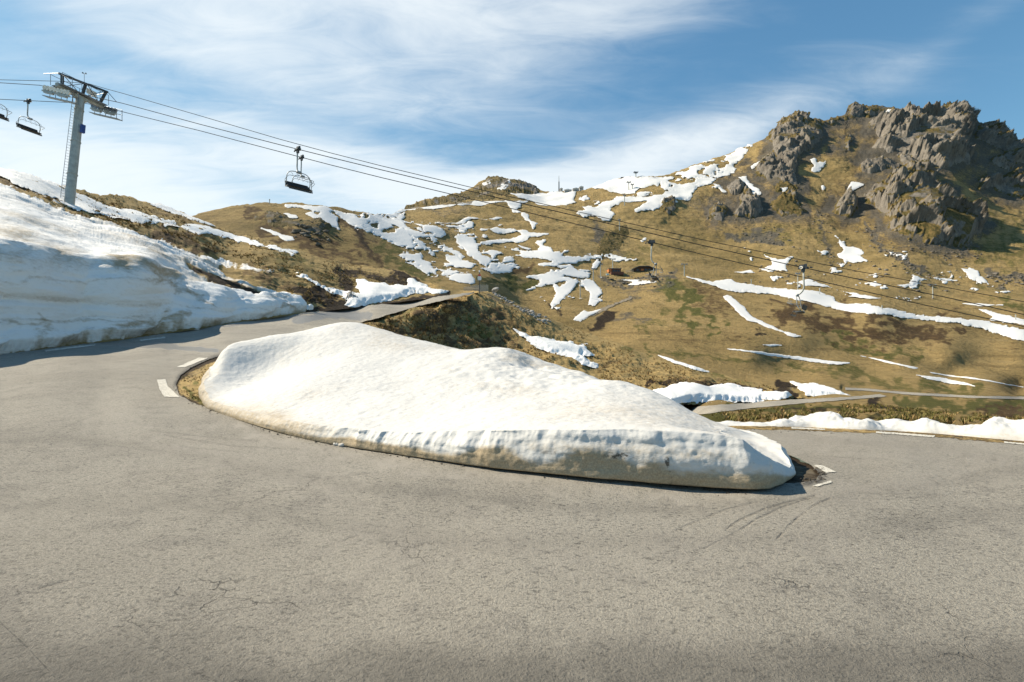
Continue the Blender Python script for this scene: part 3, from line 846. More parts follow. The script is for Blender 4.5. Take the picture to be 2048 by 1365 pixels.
# ------------------------------------------------------------------ road
ROAD_IN = [(950, 586.5), (890, 600), (830, 614), (780, 629), (720, 646), (680, 652), (640, 659), (600, 668), (560, 677), (500, 692), (455, 706), (410, 722), (380, 737), (360, 752), (352, 770), (358, 790), (385, 806), (420, 817), (450, 828), (520, 848), (640, 877), (800, 901), (1000, 929), (1200, 950), (1400, 964), (1500, 967), (1590, 966), (1632, 960), (1640, 948), (1622, 930), (1598, 917), (1560, 904), (1520, 880), (1480, 866), (1445, 858)]
ROAD_OUT = [(1445, 848), (1620, 854), (1800, 861), (1900, 867), (2048, 879), (2400, 902), (2400, 1640), (-380, 1640), (-380, 745), (0, 709), (150, 691), (300, 672), (450, 649), (610, 626), (745, 611), (880, 593), (948, 584)]
road_poly = ROAD_IN + ROAD_OUT
MARK_LINES = [([(1353, 1062), (1400, 1040), (1450, 1018), (1515, 1002)], 1.6, .7), ([(1452, 1060), (1480, 1040), (1530, 1016), (1580, 1003), (1630, 992)], 1.7, 1.0), ([(1480, 1062), (1510, 1040), (1560, 1015), (1620, 996)], 1.7, 1.0),
              ([(1555, 1078), (1575, 1055), (1600, 1030), (1630, 1010), (1660, 997)], 1.8, .95), ([(1660, 997), (1800, 998), (2048, 975)], 1.2, .35), ([(1410, 1100), (1480, 1062)], 1.5, .4), ([(1700, 985), (1900, 990), (1960, 940)], 1.3, .35),
              ([(300, 860), (400, 872), (520, 882)], 1.6, .5), ([(330, 870), (470, 893), (600, 900)], 1.4, .6), ([(360, 893), (480, 905)], 1.3, .4), ([(140, 985), (260, 950), (420, 935)], 1.4, .35), ([(520, 1000), (640, 960), (760, 945)], 1.2, .35), ([(60, 900), (200, 890), (330, 905)], 1.5, .35),
              ([(0, 1245), (60, 1300), (120, 1365)], 1.4, .45), ([(250, 1262), (330, 1300), (420, 1360)], 1.1, .25), ([(385, 1340), (440, 1364)], 1.5, .5), ([(80, 1178), (150, 1160)], 2, .6), ([(640, 1096), (720, 1070)], 1.6, .5), ([(220, 820), (120, 860), (40, 930)], 1.5, .3)]
WET = [([(240, 690), (330, 692), (430, 703)], 6.5, 1.0), ([(150, 684), (240, 690)], 4.5, .6), ([(595, 640), (650, 632), (700, 630), (738, 634)], 9, 1.0), ([(400, 660), (600, 634)], 4, .6), ([(0, 712), (300, 676)], 4, .5)]


def attrs_road(px, py, V, sd):
    lane = seg_dist(px, py, [(-300, 800), (200, 850), (420, 900), (800, 985), (1200, 1040), (1600, 1040), (1900, 990), (2048, 950)])
    wear = smooth(lane, 220, 20) * .8 + .2
    dust = gl(px, py, [([(480, 865), (640, 905), (900, 945), (1200, 975), (1500, 995)], 16, .8), ([(200, 850), (420, 905), (700, 960)], 34, .45), ([(1600, 1005), (1750, 985), (1900, 940)], 22, .5), ([(1500, 880), (1800, 900), (2048, 930)], 26, .4), ([(700, 1080), (1200, 1100), (1700, 1080)], 50, .35)])
    return {'wear': wear, 'dust': dust, 'mark': gl(px, py, MARK_LINES, 0), 'track_vignette': gl(px, py, [([(-200, 860), (300, 893), (700, 975), (1200, 1022), (1650, 1000), (2048, 935)], 13, .32), ([(-200, 1010), (400, 1010), (900, 1085), (1500, 1085), (2048, 1020)], 20, .30), ([(1500, 868), (1800, 890), (2100, 925)], 8, .25)], .5) + .95 * smooth(py + 25 * fbm(np.stack([px / 200, py / 60, px * 0], -1), 3), 1190, 1400) + .35 * smooth(px + py * .3, 480, 200) * smooth(py, 1000, 1250), 'wet': gl(px, py, WET, .35),  # track bands; vignette darkening painted in towards the bottom and left corner
            'fresh': np.maximum(gl(px, py, [([(352, 768), (360, 752), (395, 731), (455, 708), (500, 694)], 5.5, .9)], .2), gl(px, py, [([(1600, 966), (1640, 958), (1636, 944)], 7, .85)]))}


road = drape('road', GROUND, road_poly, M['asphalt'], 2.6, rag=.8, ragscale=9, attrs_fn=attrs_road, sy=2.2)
tag(road, 'worn grey asphalt mountain road bending round the snow mound', 'road', kind='structure')

gx, gy = np.meshgrid(np.linspace(-26, 26, 60), np.linspace(-24, 5.0, 40))
apron = mesh_object('road_apron', np.stack([gx.ravel(), gy.ravel(), -1.75 + .012 * vnoise(np.stack([gx.ravel(), gy.ravel(), gx.ravel() * 0], -1) / 3.0)], -1), grid_faces(40, 60), M['asphalt'], attrs={'track_vignette': np.full(gx.size, .9), 'wear': np.full(gx.size, .3)})  # carries on the painted vignette tone of the foreground asphalt
tag(apron, 'wide asphalt turning area on the outside of the bend', 'road', kind='structure')

island_poly = [(455, 704), (410, 720), (376, 736), (354, 752), (344, 770), (352, 794), (385, 810), (420, 822), (450, 834), (520, 853), (640, 882), (800, 906), (1000, 934), (1200, 955), (1400, 969), (1500, 971), (1592, 970), (1640, 962), (1646, 948), (1628, 928), (1560, 900), (1520, 876), (1440, 850), (1300, 850), (1000, 800), (700, 740)]


def attrs_island(px, py, V, sd):
    asph = smooth(px, 900, 1200)
    return {'soil': np.maximum(smooth(sd, 16, 3) * .9, asph * .45), 'green': gl(px, py, [([(375, 770), (395, 800), (410, 810)], 18, .9), ([(400, 740), (450, 715)], 12, .5)]), 'brown': gl(px, py, [([(370, 745), (390, 760)], 10, .6)]), 'scree': np.maximum(asph, gl(px, py, [([(385, 755), (410, 740)], 12, .5)]))}


isl = drape('road_verge', GROUND, island_poly, M['grass_near'], 2.0, rag=1.5, ragscale=6, attrs_fn=attrs_island,
            hfun=lambda s, V, x, y: -0.035 + .03 * smooth(s, 4, 20) * (1 + fbm(V / .25, 3)) * smooth(x, 700, 500))
tag(isl, 'strip of turf and dirt inside the bend under the snow mound', 'verge', kind='structure')

# strip of dirt between asphalt and the low snow ridge on the right
edge = drape('road_shoulder', GROUND, [(1440, 851), (1620, 857), (1800, 864), (1900, 869), (2048, 880), (2400, 900), (2400, 914), (2048, 890), (1900, 877), (1800, 870), (1620, 863), (1440, 856)], M['grass_near'], 3, rag=1.2, ragscale=10, sy=1.5,
             hfun=lambda s, V, x, y: .006 + 0 * s, attrs_fn=lambda px, py, V, sd: {'soil': px * 0 + .35, 'brown': px * 0 + .5, 'green': px * 0, 'scree': px * 0})
tag(edge, 'dirt shoulder along the right edge of the road', 'shoulder', kind='structure')

# lower road seen beyond the grass
low = drape('lower_road', FAR, [(1275, 843), (1370, 834), (1400, 830), (1500, 818), (1640, 805), (1720, 799), (1775, 794), (1760, 790), (1700, 795), (1580, 801), (1480, 808), (1390, 815), (1340, 822), (1265, 831)], M['asphalt'], 2, rag=.6, hfun=lambda s, V, x, y: V[:, 1] * .0012 + 0 * s, sy=1.0)
tag(low, 'lower stretch of the mountain road beyond the grass', 'road', kind='structure')
low2 = drape('valley_road', FAR, [(1690, 776), (1740, 779), (1820, 786), (1950, 793), (2060, 795), (2240, 798), (2240, 802), (2048, 799.5), (1940, 797), (1815, 790.5), (1735, 783), (1690, 781)], M['asphalt'], 2, rag=.5, hfun=lambda s, V, x, y: V[:, 1] * .0010 + 0 * s, sy=1.0)
tag(low2, 'far road crossing the valley floor', 'road', kind='structure')
trk = drape('hill_track', FAR, [(812, 418), (880, 412), (960, 407), (1012, 402), (1012, 406), (960, 411), (880, 416), (830, 421)], M['track'], 2, rag=.3, hfun=lambda s, V, x, y: V[:, 1] * .0009 + 0 * s, sy=1)
tag(trk, 'pale gravel track contouring below the distant rock rim', 'track', kind='structure')
trk = drape('hill_track', FAR, [(1150, 636), (1190, 624), (1240, 608), (1262, 597), (1266, 600), (1232, 615), (1200, 628), (1165, 640)], M['track'], 2, rag=1.6, ragscale=6, hfun=lambda s, V, x, y: V[:, 1] * .0009 + 0 * s, sy=1)
tag(trk, 'gravel track below the ski buildings', 'track', kind='structure')

# painted dashes on the asphalt
DASHES = [([(314, 761), (331, 760), (336, 775), (360, 796), (329, 795), (319, 780)], 'curved white dash at the left tip of the bend'), ([(354, 735), (397, 717), (416, 717), (369, 736)], 'white dash just above the curved one'),
          ([(462, 702), (492, 687), (498, 690), (470, 703)], 'white dash half hidden behind the snow mound'), ([(607, 663), (655, 653), (658, 656), (612, 666)], 'far white dash beside the upper road edge'),
          ([(1626, 931), (1644, 931), (1672, 945), (1652, 947)], 'slanting white dash right of the snow mound'), ([(1625, 972), (1662, 963), (1664, 966), (1634, 974)], 'thin white dash at the dark corner of the bend'),
          ([(1528, 898), (1540, 898), (1576, 912), (1566, 914)], 'white dash behind the tip of the snow mound'), ([(1752, 865), (1800, 868), (1870, 873), (1868, 876), (1800, 871.5), (1752, 868)], 'long thin edge dash below the right snow ridge'),
          ([(2008, 884), (2060, 888), (2120, 894), (2118, 897), (2056, 891.5), (2008, 887)], 'edge dash running out of the frame on the right'), ([(1583, 857), (1650, 860), (1650, 862), (1583, 859.5)], 'faint edge dash at the far end of the right snow ridge'),
          ([(90, 701.5), (190, 690), (190, 692.5), (92, 704)], 'edge dash in the shade of the snow wall'), ([(280, 681), (330, 675), (331, 677), (282, 683.5)], 'second edge dash in the shade of the snow wall')]
_UNUSED = [([(480, 843), (510, 850), (560, 864), (556, 867), (505, 853)], 'worn dash along the left foot of the snow mound'), ([(690, 893), (760, 905), (850, 918), (850, 921), (760, 908.5)], 'worn edge line under the front of the snow mound'),
          ([(1240, 969), (1340, 976), (1440, 981), (1440, 984), (1340, 979), (1240, 972)], 'worn edge line under the right end of the snow mound')]
for poly, lb in DASHES:
    o = drape('road_marking', GROUND, poly, M['paint'], 1.5, rag=.5, ragscale=3, sy=1.0, hfun=lambda s, V, x, y: .005 + V[:, 1] * .0006 + 0 * s)
    if o:
        tag(o, lb, 'road marking', 'painted dashes along the road edge', 'structure')

# ------------------------------------------------------------------ snow lying on the slopes
def snow_h(sd, V, px, py):
    Y = V[:, 1]
    return Y * (0.0002 + 0.0009 * smooth(sd, 0, 2.0)) + 0.03 * smooth(sd, 2, 14)


def patch_attrs(px, py, V, sd):
    return {'dirt': .22 * smooth(sd, 5, 0), 'grit': px * 0}


G_FAR, G_MNT, G_LOW, G_LEFT = 'snow patches on the far ski slopes', 'snow patches under the crags', 'snow strips on the lower slopes', 'snow patches on the near left hill'
PATCHES = [
    # surface, view, outline, holes, fray, group, label
    (FAR, 'f', [(716, 424), (745, 431), (790, 429), (812, 426), (806, 440), (832, 448), (876, 462), (890, 473), (868, 478), (894, 497), (930, 515), (915, 512), (893, 504), (866, 492), (848, 490), (876, 514), (858, 507), (834, 490), (826, 500), (806, 494), (781, 486), (756, 474), (735, 466), (712, 455), (697, 447), (690, 437), (680, 424), (700, 428)],
     [[(755, 432), (790, 434), (800, 438), (780, 441), (757, 437)], [(806, 447), (830, 452), (865, 470), (840, 472), (818, 462)], [(782, 455), (808, 463), (790, 466)]], 3, G_FAR, 'broad streaky snowfield right of the rounded brown hill'),
    (FAR, 'z3', [(410, 450), (470, 442), (540, 480), (575, 525), (640, 530), (560, 545), (560, 590), (650, 630), (720, 650), (795, 655), (735, 690), (650, 668), (570, 633), (500, 600), (470, 560), (420, 515), (455, 480)], [], 2.5, G_FAR, 'winding snow gully running down the middle of the far slope'),
    (FAR, 'z3', [(105, 600), (230, 590), (250, 625), (330, 680), (400, 692), (525, 700), (440, 708), (280, 716), (200, 665)], [], 3, G_FAR, 'frayed snow patch low on the left of the far slope'),
    (FAR, 'z3', [(375, 603), (440, 610), (545, 640), (520, 672), (430, 665), (383, 632)], [], 2, G_FAR, 'oval snow patch just above the road sign'),
    (FAR, 'z3', [(368, 722), (430, 708), (515, 713), (548, 738), (540, 756), (430, 748)], [], 1.5, G_FAR, 'bright snow lens directly left of the road sign'),
    (FAR, 'z3', [(80, 362), (200, 338), (340, 325), (500, 313), (720, 298), (845, 292), (830, 304), (600, 316), (400, 328), (240, 345), (140, 362)], [], .8, G_FAR, 'thin line of snow along the gravel track below the rock rim'),
    (FAR, 'z3', [(715, 300), (800, 298), (800, 330), (775, 348), (840, 390), (890, 440), (872, 457), (825, 398), (745, 345)], [], 2, G_FAR, 'snow tongue dropping from the end of the gravel track'),
    (FAR, 'z3', [(230, 405), (380, 411), (520, 401), (692, 396), (600, 407), (480, 416), (370, 417)], [], 1.2, G_FAR, 'thin snow streak across the upper brown slope'),
    (FAR, 'z3', [(350, 423), (500, 438), (640, 453), (780, 466), (860, 478), (972, 474), (860, 502), (740, 528), (640, 538), (575, 530), (700, 505), (800, 490), (780, 480), (620, 462), (480, 446)], [], 2, G_FAR, 'forked snow track zigzagging across the slope'),
    (FAR, 'z3', [(700, 545), (760, 555), (840, 570), (905, 565), (905, 540), (878, 518), (900, 510), (945, 507), (930, 530), (970, 550), (985, 578), (1050, 600), (1242, 603), (1190, 625), (1060, 640), (960, 648), (900, 655), (1040, 668), (1075, 660), (1075, 648), (900, 650), (1010, 635), (930, 612), (820, 615), (770, 600), (830, 585)], [], 2.2, G_FAR, 'large splayed snowfield in the centre of the far slope'),
    (FAR, 'z3', [(830, 722), (1000, 693), (1060, 672), (1065, 645), (1090, 640), (1100, 660), (1130, 682), (1205, 692), (1190, 722), (1100, 722), (1050, 708), (1040, 722), (1130, 738), (1115, 780), (1065, 830), (976, 893), (975, 870), (1000, 815), (978, 778), (1000, 765), (1020, 780), (1060, 752), (940, 775), (840, 788), (920, 755), (900, 740)], [], 2, G_FAR, 'branching snow tongue left of the small lift pylon'),
    (FAR, 'z3', [(1138, 738), (1220, 740), (1248, 790), (1262, 828), (1240, 848), (1242, 880), (1210, 892), (1180, 888), (1192, 830), (1160, 780)], [], 2, G_FAR, 'broad snow tongue right of the small lift pylon'),
    (FAR, 'z3', [(1100, 965), (1160, 910), (1180, 925), (1265, 914), (1200, 945), (1140, 977)], [], 1, G_FAR, 'wedge of snow at the foot of the gravel track'),
    (FAR, 'z3', [(1280, 603), (1340, 603), (1400, 618), (1460, 637), (1330, 632)], [], 2, G_FAR, 'snow strip on the slope behind the orange building'),
    (FAR, 'z3', [(1208, 670), (1215, 640), (1235, 617), (1258, 628), (1245, 655)], [], 1.5, G_FAR, 'small upright snow patch left of the orange building'),
    (FAR, 'z3', [(1350, 733), (1500, 746), (1575, 758), (1500, 766), (1408, 766), (1460, 752)], [], 1, G_FAR, 'snow strip on the gravel bank below the dark chalet'),
    (FAR, 'z3', [(1478, 512), (1522, 494), (1512, 514), (1490, 522)], [], 1, G_FAR, 'lone snow fleck above the dark chalet'),
    (FAR, 'z3', [(788, 540), (860, 548), (850, 558), (810, 553)], [], 1, G_FAR, 'tiny snow fleck between the two central snowfields'),
    (FAR, 'z3', [(735, 250), (770, 262), (900, 250), (1000, 247), (1115, 245), (1100, 285), (1116, 302), (1020, 322), (900, 312), (860, 298), (790, 280)], [[(890, 290), (960, 272), (1040, 275), (1060, 285), (960, 305)]], 1.2, G_FAR, 'snow round a brown island under the radio mast'),
    (FAR, 'z3', [(1190, 222), (1250, 203), (1330, 182), (1400, 170), (1530, 163), (1640, 150), (1580, 200), (1470, 210), (1450, 232), (1340, 242), (1210, 228)], [[(1290, 205), (1390, 190), (1400, 200), (1300, 215)]], 1.5, G_FAR, 'snow below the small lift pylons on the skyline ridge'),
    (FAR, 'z3', [(1118, 375), (1165, 350), (1150, 330), (1240, 320), (1330, 290), (1345, 268), (1440, 270), (1590, 250), (1680, 215), (1810, 198), (1765, 270), (1700, 282), (1600, 312), (1560, 340), (1438, 357), (1500, 312), (1530, 293), (1440, 288), (1390, 300), (1310, 330), (1330, 370), (1300, 398), (1200, 375), (1160, 388)], [[(1160, 342), (1240, 332), (1220, 350)]], 2.2, G_FAR, 'long branching snowfield below the skyline ridge'),
    (FAR, 'f', [(1318, 358), (1340, 349), (1398, 330), (1440, 314), (1500, 289), (1506, 290), (1480, 318), (1466, 332), (1472, 340), (1440, 354), (1420, 368), (1398, 372), (1370, 372), (1340, 380), (1322, 374)], [[(1408, 330), (1440, 318), (1470, 306), (1440, 326)], [(1395, 345), (1410, 338), (1404, 348)]], 2.5, G_FAR, 'broad bright snowfield climbing the ridge to the left crag'),
    (FAR, 'f', [(1020, 366), (1020, 362), (1000, 372), (994, 382), (1008, 384), (1016, 374)], [], .8, G_FAR, 'snow patch in the notch of the distant knob'),
    (FAR, 'f', [(966, 374), (984, 366), (982, 373), (970, 376)], [], .8, G_FAR, 'small snow patch on the left shoulder of the distant knob'),
    (FAR, 'f', [(569, 408), (610, 411), (650, 415), (672, 425), (660, 425), (674, 436), (679, 459), (662, 453), (640, 441), (612, 428), (622, 424), (635, 430), (640, 424), (600, 415), (571, 414)], [], 1.5, G_FAR, 'snow ramp spilling over the top of the rounded hill'),
    (FAR, 'f', [(668, 423), (690, 431), (730, 446), (760, 462), (770, 474), (740, 462), (705, 448), (684, 436)], [], 2, G_FAR, 'snow streak along the right shoulder of the rounded hill'),
    (FAR, 'f', [(567, 428), (594, 430), (596, 437), (580, 438)], [], 1, G_FAR, 'small snow patch above the rock band on the rounded hill'),
    (FAR, 'f', [(523, 456), (540, 458), (565, 470), (586, 475), (588, 483), (572, 485), (555, 473), (536, 464)], [], 1.2, G_FAR, 'hooked snow patch on the front of the rounded hill'),
    (FAR, 'z2', [(240, 550), (290, 550), (310, 595), (350, 620), (388, 660), (345, 690), (318, 670), (322, 635), (290, 600)], [], 1.5, G_MNT, 'boomerang shaped snow patch beside the rock spire'),
    (FAR, 'z2', [(108, 612), (130, 615), (170, 642), (140, 640)], [], 1, G_MNT, 'thin snow sliver left of the boomerang patch'),
    (FAR, 'z2', [(320, 495), (345, 470), (375, 458), (360, 482), (330, 507)], [], 1, G_MNT, 'small slanting snow patch near the scree chute'),
    (FAR, 'z2', [(698, 450), (725, 443), (740, 460), (800, 452), (780, 485), (735, 517), (705, 510), (725, 480)], [], 2, G_MNT, 'splintered snow patch in the grass gully left of the largest cliff'),
    (FAR, 'z2', [(930, 632), (955, 575), (985, 573), (1038, 590), (990, 612), (955, 638)], [], 1, G_MNT, 'triangular snow patch above the mossy outcrop'),
    (FAR, 'z2', [(1170, 142), (1190, 130), (1238, 125), (1215, 142), (1185, 152)], [], .8, G_MNT, 'little snow patch tucked just under the summit rocks'),
    (FAR, 'z2', [(495, 645), (545, 645), (552, 655), (520, 665)], [], .8, G_MNT, 'small snow cap on the flat topped outcrop'),
    (FAR, 'z2', [(765, 600), (785, 593), (797, 610), (780, 625)], [], .8, G_MNT, 'snow dot in the gully left of the triangular patch'),
    (FAR, 'z2', [(850, 935), (880, 950), (920, 985), (985, 1005), (1045, 1035), (1005, 1050), (1048, 1080), (980, 1090), (915, 1085), (868, 1048), (905, 1018), (890, 985)], [], 1.8, G_MNT, 'comet shaped snow patch in the middle of the lower mountainside'),
    (FAR, 'z2', [(405, 1040), (440, 1050), (490, 1078), (585, 1060), (545, 1110), (550, 1150), (440, 1158), (372, 1145), (460, 1115), (440, 1070)], [], 1.5, G_MNT, 'fishtail snow patch behind the right chairlift chair'),
    (FAR, 'z2', [(218, 1158), (260, 1145), (320, 1140), (345, 1160), (270, 1172)], [], 1, G_MNT, 'flat snow fleck left of the fishtail patch'),
    (FAR, 'z2', [(590, 1225), (650, 1215), (690, 1203), (740, 1225), (840, 1255), (760, 1250), (660, 1240)], [], 1.2, G_MNT, 'ragged snow strip right of the thin lift pylon'),
    (FAR, 'z2', [(1645, 1148), (1700, 1138), (1755, 1155), (1765, 1190), (1825, 1228), (1760, 1222), (1680, 1195)], [], 1.5, G_MNT, 'snow patch beside the boulder field at the right edge'),
    (FAR, 'z2', [(1478, 1183), (1560, 1192), (1625, 1208), (1560, 1208)], [], .8, G_MNT, 'thin snow strip left of the boulder field'),
    (FAR, 'z2', [(1045, 1210), (1110, 1205), (1145, 1218), (1110, 1230)], [], 1.2, G_MNT, 'broken snow fleck right of the chair on the slope'),
    (FAR, 'z2', [(1248, 1228), (1310, 1226), (1368, 1233), (1300, 1241)], [], .8, G_MNT, 'flat snow dash left of the lone pylon'),
    (FAR, 'z4', [(200, 323), (330, 350), (380, 345), (440, 335), (470, 352), (570, 368), (700, 376), (860, 384), (960, 408), (1060, 446), (1160, 448), (1300, 478), (1450, 518), (1650, 544), (1950, 558), (1850, 564), (2042, 598), (2140, 610), (2140, 668), (2042, 652), (1900, 618), (1700, 572), (1500, 542), (1300, 515), (1150, 500), (1050, 487), (900, 452), (700, 407), (560, 400), (470, 398), (350, 372)], [[(700, 392), (860, 396), (1000, 450), (1050, 472), (900, 435)]], 1.6, G_LOW, 'longest snow strip sweeping right across the slope'),
    (FAR, 'z4', [(388, 420), (440, 422), (560, 530), (700, 600), (822, 638), (780, 642), (650, 592), (520, 547), (430, 465)], [], 1, G_LOW, 'smooth snow slide slanting down right of the knoll'),
    (FAR, 'z4', [(420, 706), (560, 715), (700, 733), (900, 762), (1095, 788), (980, 792), (750, 757), (560, 727)], [], .8, G_LOW, 'straight snow stripe on the lower grass'),
    (FAR, 'z4', [(1145, 748), (1300, 777), (1460, 815), (1440, 819), (1300, 788)], [], .5, G_LOW, 'thin snow line right of the straight stripe'),
    (FAR, 'z4', [(1450, 853), (1600, 870), (1775, 907), (1650, 902), (1500, 868)], [], .8, G_LOW, 'tapered snow dash above the far valley road'),
    (FAR, 'z4', [(1520, 835), (1740, 862), (2040, 908), (2040, 912), (1740, 870), (1530, 842)], [], .5, G_LOW, 'hairline of snow along the terrace at right'),
    (FAR, 'z4', [(615, 684), (680, 682), (728, 688), (660, 693)], [], .6, G_LOW, 'short snow dash above the straight stripe'),
    (FAR, 'z4', [(1015, 384), (1130, 398), (1270, 419), (1200, 421), (1080, 412), (1120, 405)], [], .8, G_LOW, 'snow sliver above the longest strip'),
    (FAR, 'z4', [(1680, 456), (1800, 464), (1925, 472), (1800, 475)], [], .6, G_LOW, 'thin snow dash under the chairlift cables at right'),
    (FAR, 'z4', [(1790, 488), (1900, 510), (2042, 540), (2140, 560), (2140, 590), (2042, 572), (1940, 555), (1850, 545), (1880, 530)], [], 1, G_LOW, 'snow strip cut by the right frame edge above the longest strip'),
    (EMB, 'z4', [(45, 742), (180, 783), (320, 830), (260, 822), (140, 785)], [], .8, G_LOW, 'narrow snow streak on the grass bank above the lower road'),
    (EMB, 'z3', [(755, 1022), (800, 1040), (850, 1062), (900, 1060), (1000, 1085), (1080, 1092), (1120, 1108), (1175, 1110), (1190, 1140), (1248, 1182), (1190, 1178), (1140, 1165), (1180, 1210), (1265, 1258), (1150, 1228), (1060, 1180), (960, 1150), (860, 1095)], [], 1.5, 'snow patch on the bank', 'flat grey snow patch on the bank behind the big snow mound'),
    (LEFT, 'f', [(-360, 262), (-200, 290), (0, 344), (60, 356), (112, 376), (150, 392), (176, 402), (225, 420), (281, 428), (317, 437), (360, 450), (420, 458), (474, 475), (530, 492), (600, 505), (585, 514), (560, 506), (530, 497), (474, 484), (415, 470), (300, 450), (245, 438), (205, 430), (140, 418), (110, 400), (62, 385), (0, 357), (-200, 310), (-360, 290)], [], 2, G_LEFT, 'long snow ribbon on the hill behind the lift tower'),
    (LEFT, 'f', [(300, 411), (320, 412), (350, 424), (390, 437), (438, 456), (420, 452), (380, 440), (345, 428)], [], 1, G_LEFT, 'thin snow line on the crest of the left hill'),
    (LEFT, 'z8', [(910, 725), (960, 735), (1040, 780), (1150, 830), (1270, 870), (1380, 890), (1450, 890), (1420, 850), (1425, 795), (1500, 790), (1600, 800), (1700, 815), (1860, 825), (1860, 760), (1890, 755), (1980, 800), (2060, 850), (2200, 870), (2060, 885), (1900, 890), (1840, 900), (1760, 935), (1500, 985), (1400, 1000), (1330, 985), (1340, 950), (1290, 920), (1230, 900), (1140, 850), (1040, 800)], [], 2, G_LEFT, 'snow bank under the earth cut beside the upper road'),
    (EMB, 'f', [(1295, 786), (1320, 786), (1345, 780), (1370, 775), (1400, 776), (1430, 774), (1460, 771), (1500, 783), (1560, 793), (1588, 797), (1580, 802), (1480, 808), (1420, 810), (1380, 808), (1350, 812), (1320, 812), (1300, 806)], [], 2, 'snow banks along the lower road', 'white snow bank on the uphill side of the lower road'),
    (EMB, 'f', [(1580, 763), (1600, 770), (1630, 768), (1660, 776), (1690, 788), (1712, 796), (1690, 797), (1640, 798), (1612, 794), (1600, 780)], [], 1.5, 'snow banks along the lower road', 'smaller snow wedge against the dark earth by the lower road'),
]


def add_patches():
    global SOFT
    SOFT = True
    for i, (surf, view, poly, holes, rag, grp, lb) in enumerate(PATCHES):
        near = surf is not FAR
        thick = 'bank' in lb or 'wedge against' in lb

        def hf(sd, V, px, py, near=near, thick=thick):
            h = snow_h(sd, V, px, py)
            if near:
                h = h + .04 + .03 * fbm(V / 1.1, 3) * smooth(sd, 2, 8)
            if thick:
                h = h + .38 * smooth(sd, 0, 8)
            return h
        o = drape('snow_bank' if thick else 'snow_patch', surf, zpts(view, poly), M['snow_bank' if near else 'snow_far'], 1.7, holes, rag * 1.15, 7.0, hf, patch_attrs, seed=i * 3.1, sy=1.2, stretch=(2.0, .8), grow=.5 if near else (.1 if rag >= 2 else .1), holey=.70 if rag >= 2.5 and grp == G_FAR else 0)
        if o:
            tag(o, lb, 'snow bank' if thick else 'snow patch', grp)
    for lb, view, poly, hol in (('small leftover flecks of snow across the middle of the far slope', 'z3', [(80, 430), (420, 400), (760, 430), (1000, 520), (1260, 600), (1260, 880), (1000, 900), (820, 760), (560, 700), (300, 720), (100, 620)], -.60),
                                ('small leftover flecks of snow below the skyline ridge', 'f', [(1130, 400), (1250, 380), (1400, 345), (1480, 330), (1440, 380), (1300, 420), (1180, 430)], -.60),
                                ('small leftover flecks of snow on the slope under the crags', 'f', [(1480, 500), (1760, 480), (1960, 560), (2040, 590), (1800, 600), (1560, 580)], -.78)):
        o = drape('snow_flecks', FAR, zpts(view, poly), M['snow_far'], 1.7, (), 2, 9.0, snow_h, patch_attrs, seed=hol * 40 + len(poly), sy=1.2, holey=hol)
        if o:
            tag(o, lb, kind='stuff')
    SOFT = False
    for i, (poly, h, s) in enumerate(CRAG_POLYS):
        turf, lb = CRAGS[i][4], CRAGS[i][5]

        def hr(sd, V, px, py, h=h, s=s, turf=turf):
            k = h / 15.0 + .25
            tilt = np.array([[1, 0, .35], [0, 1, .2], [0, 0, 1]])
            Q = V @ tilt
            r1 = ridged(Q / np.array([26., 26., 60.]) / k, 3)
            r2 = ridged(Q / np.array([9., 9., 22.]) / k + 5, 3)
            r3 = ridged(V / np.array([3.2, 3.2, 5.]) / k + 9, 3)
            blk = np.round(fbm(Q / np.array([7., 7., 16.]) / k, 2) * 3) / 3
            e = smooth(sd, -1, s * .7)
            return -.05 * h + e * h * (.07 + np.maximum(.06, .34 + .78 * (r1 - .45) + .38 * (r2 - .45) + .12 * blk + .12 * (r3 - .4)))

        def ar(px, py, V, sd, turf=turf, i=i):
            return {'turf': turf + .45 * smooth(sd, 6, 0) + .25 * fbm(V / 18.0 + i, 3)}
        o = drape('rock_outcrop', FAR, poly, M['rock'], 1.15, rag=5, ragscale=16, hfun=hr, attrs_fn=ar, seed=50 + i, dirfn=lambda n: n * .8 + np.array([-.1, -.35, .25]))
        tag(o, lb, 'rock outcrop', 'rock outcrops on the mountain')


add_patches()

# ---- deep snow cut by the plough along the left of the road
wall_top = [(-360, 468), (-180, 483), (0, 500), (75, 511), (146, 522), (220, 526), (288, 527), (330, 545), (376, 575), (440, 585), (498, 590), (550, 594), (612, 600)]
wall_poly = [(-360, 300), (-180, 325), (0, 360), (45, 378), (90, 395), (135, 418), (165, 433), (183, 438), (215, 447), (265, 462), (330, 480), (400, 508), (480, 525), (520, 533), (562, 541), (540, 545), (490, 540), (440, 530), (452, 545), (500, 565), (560, 580), (606, 596), (613, 612), (612, 625), (530, 636), (450, 648), (300, 671), (150, 690), (0, 709), (-180, 725), (-360, 740)]
wall_holes = [[(372, 530), (392, 540), (430, 555), (470, 573), (462, 577), (420, 562), (388, 546)], [(432, 556), (470, 566), (530, 588), (505, 590), (470, 577), (440, 566)], [(0, 365), (60, 388), (120, 416), (178, 440), (150, 434), (90, 408), (40, 386)]]


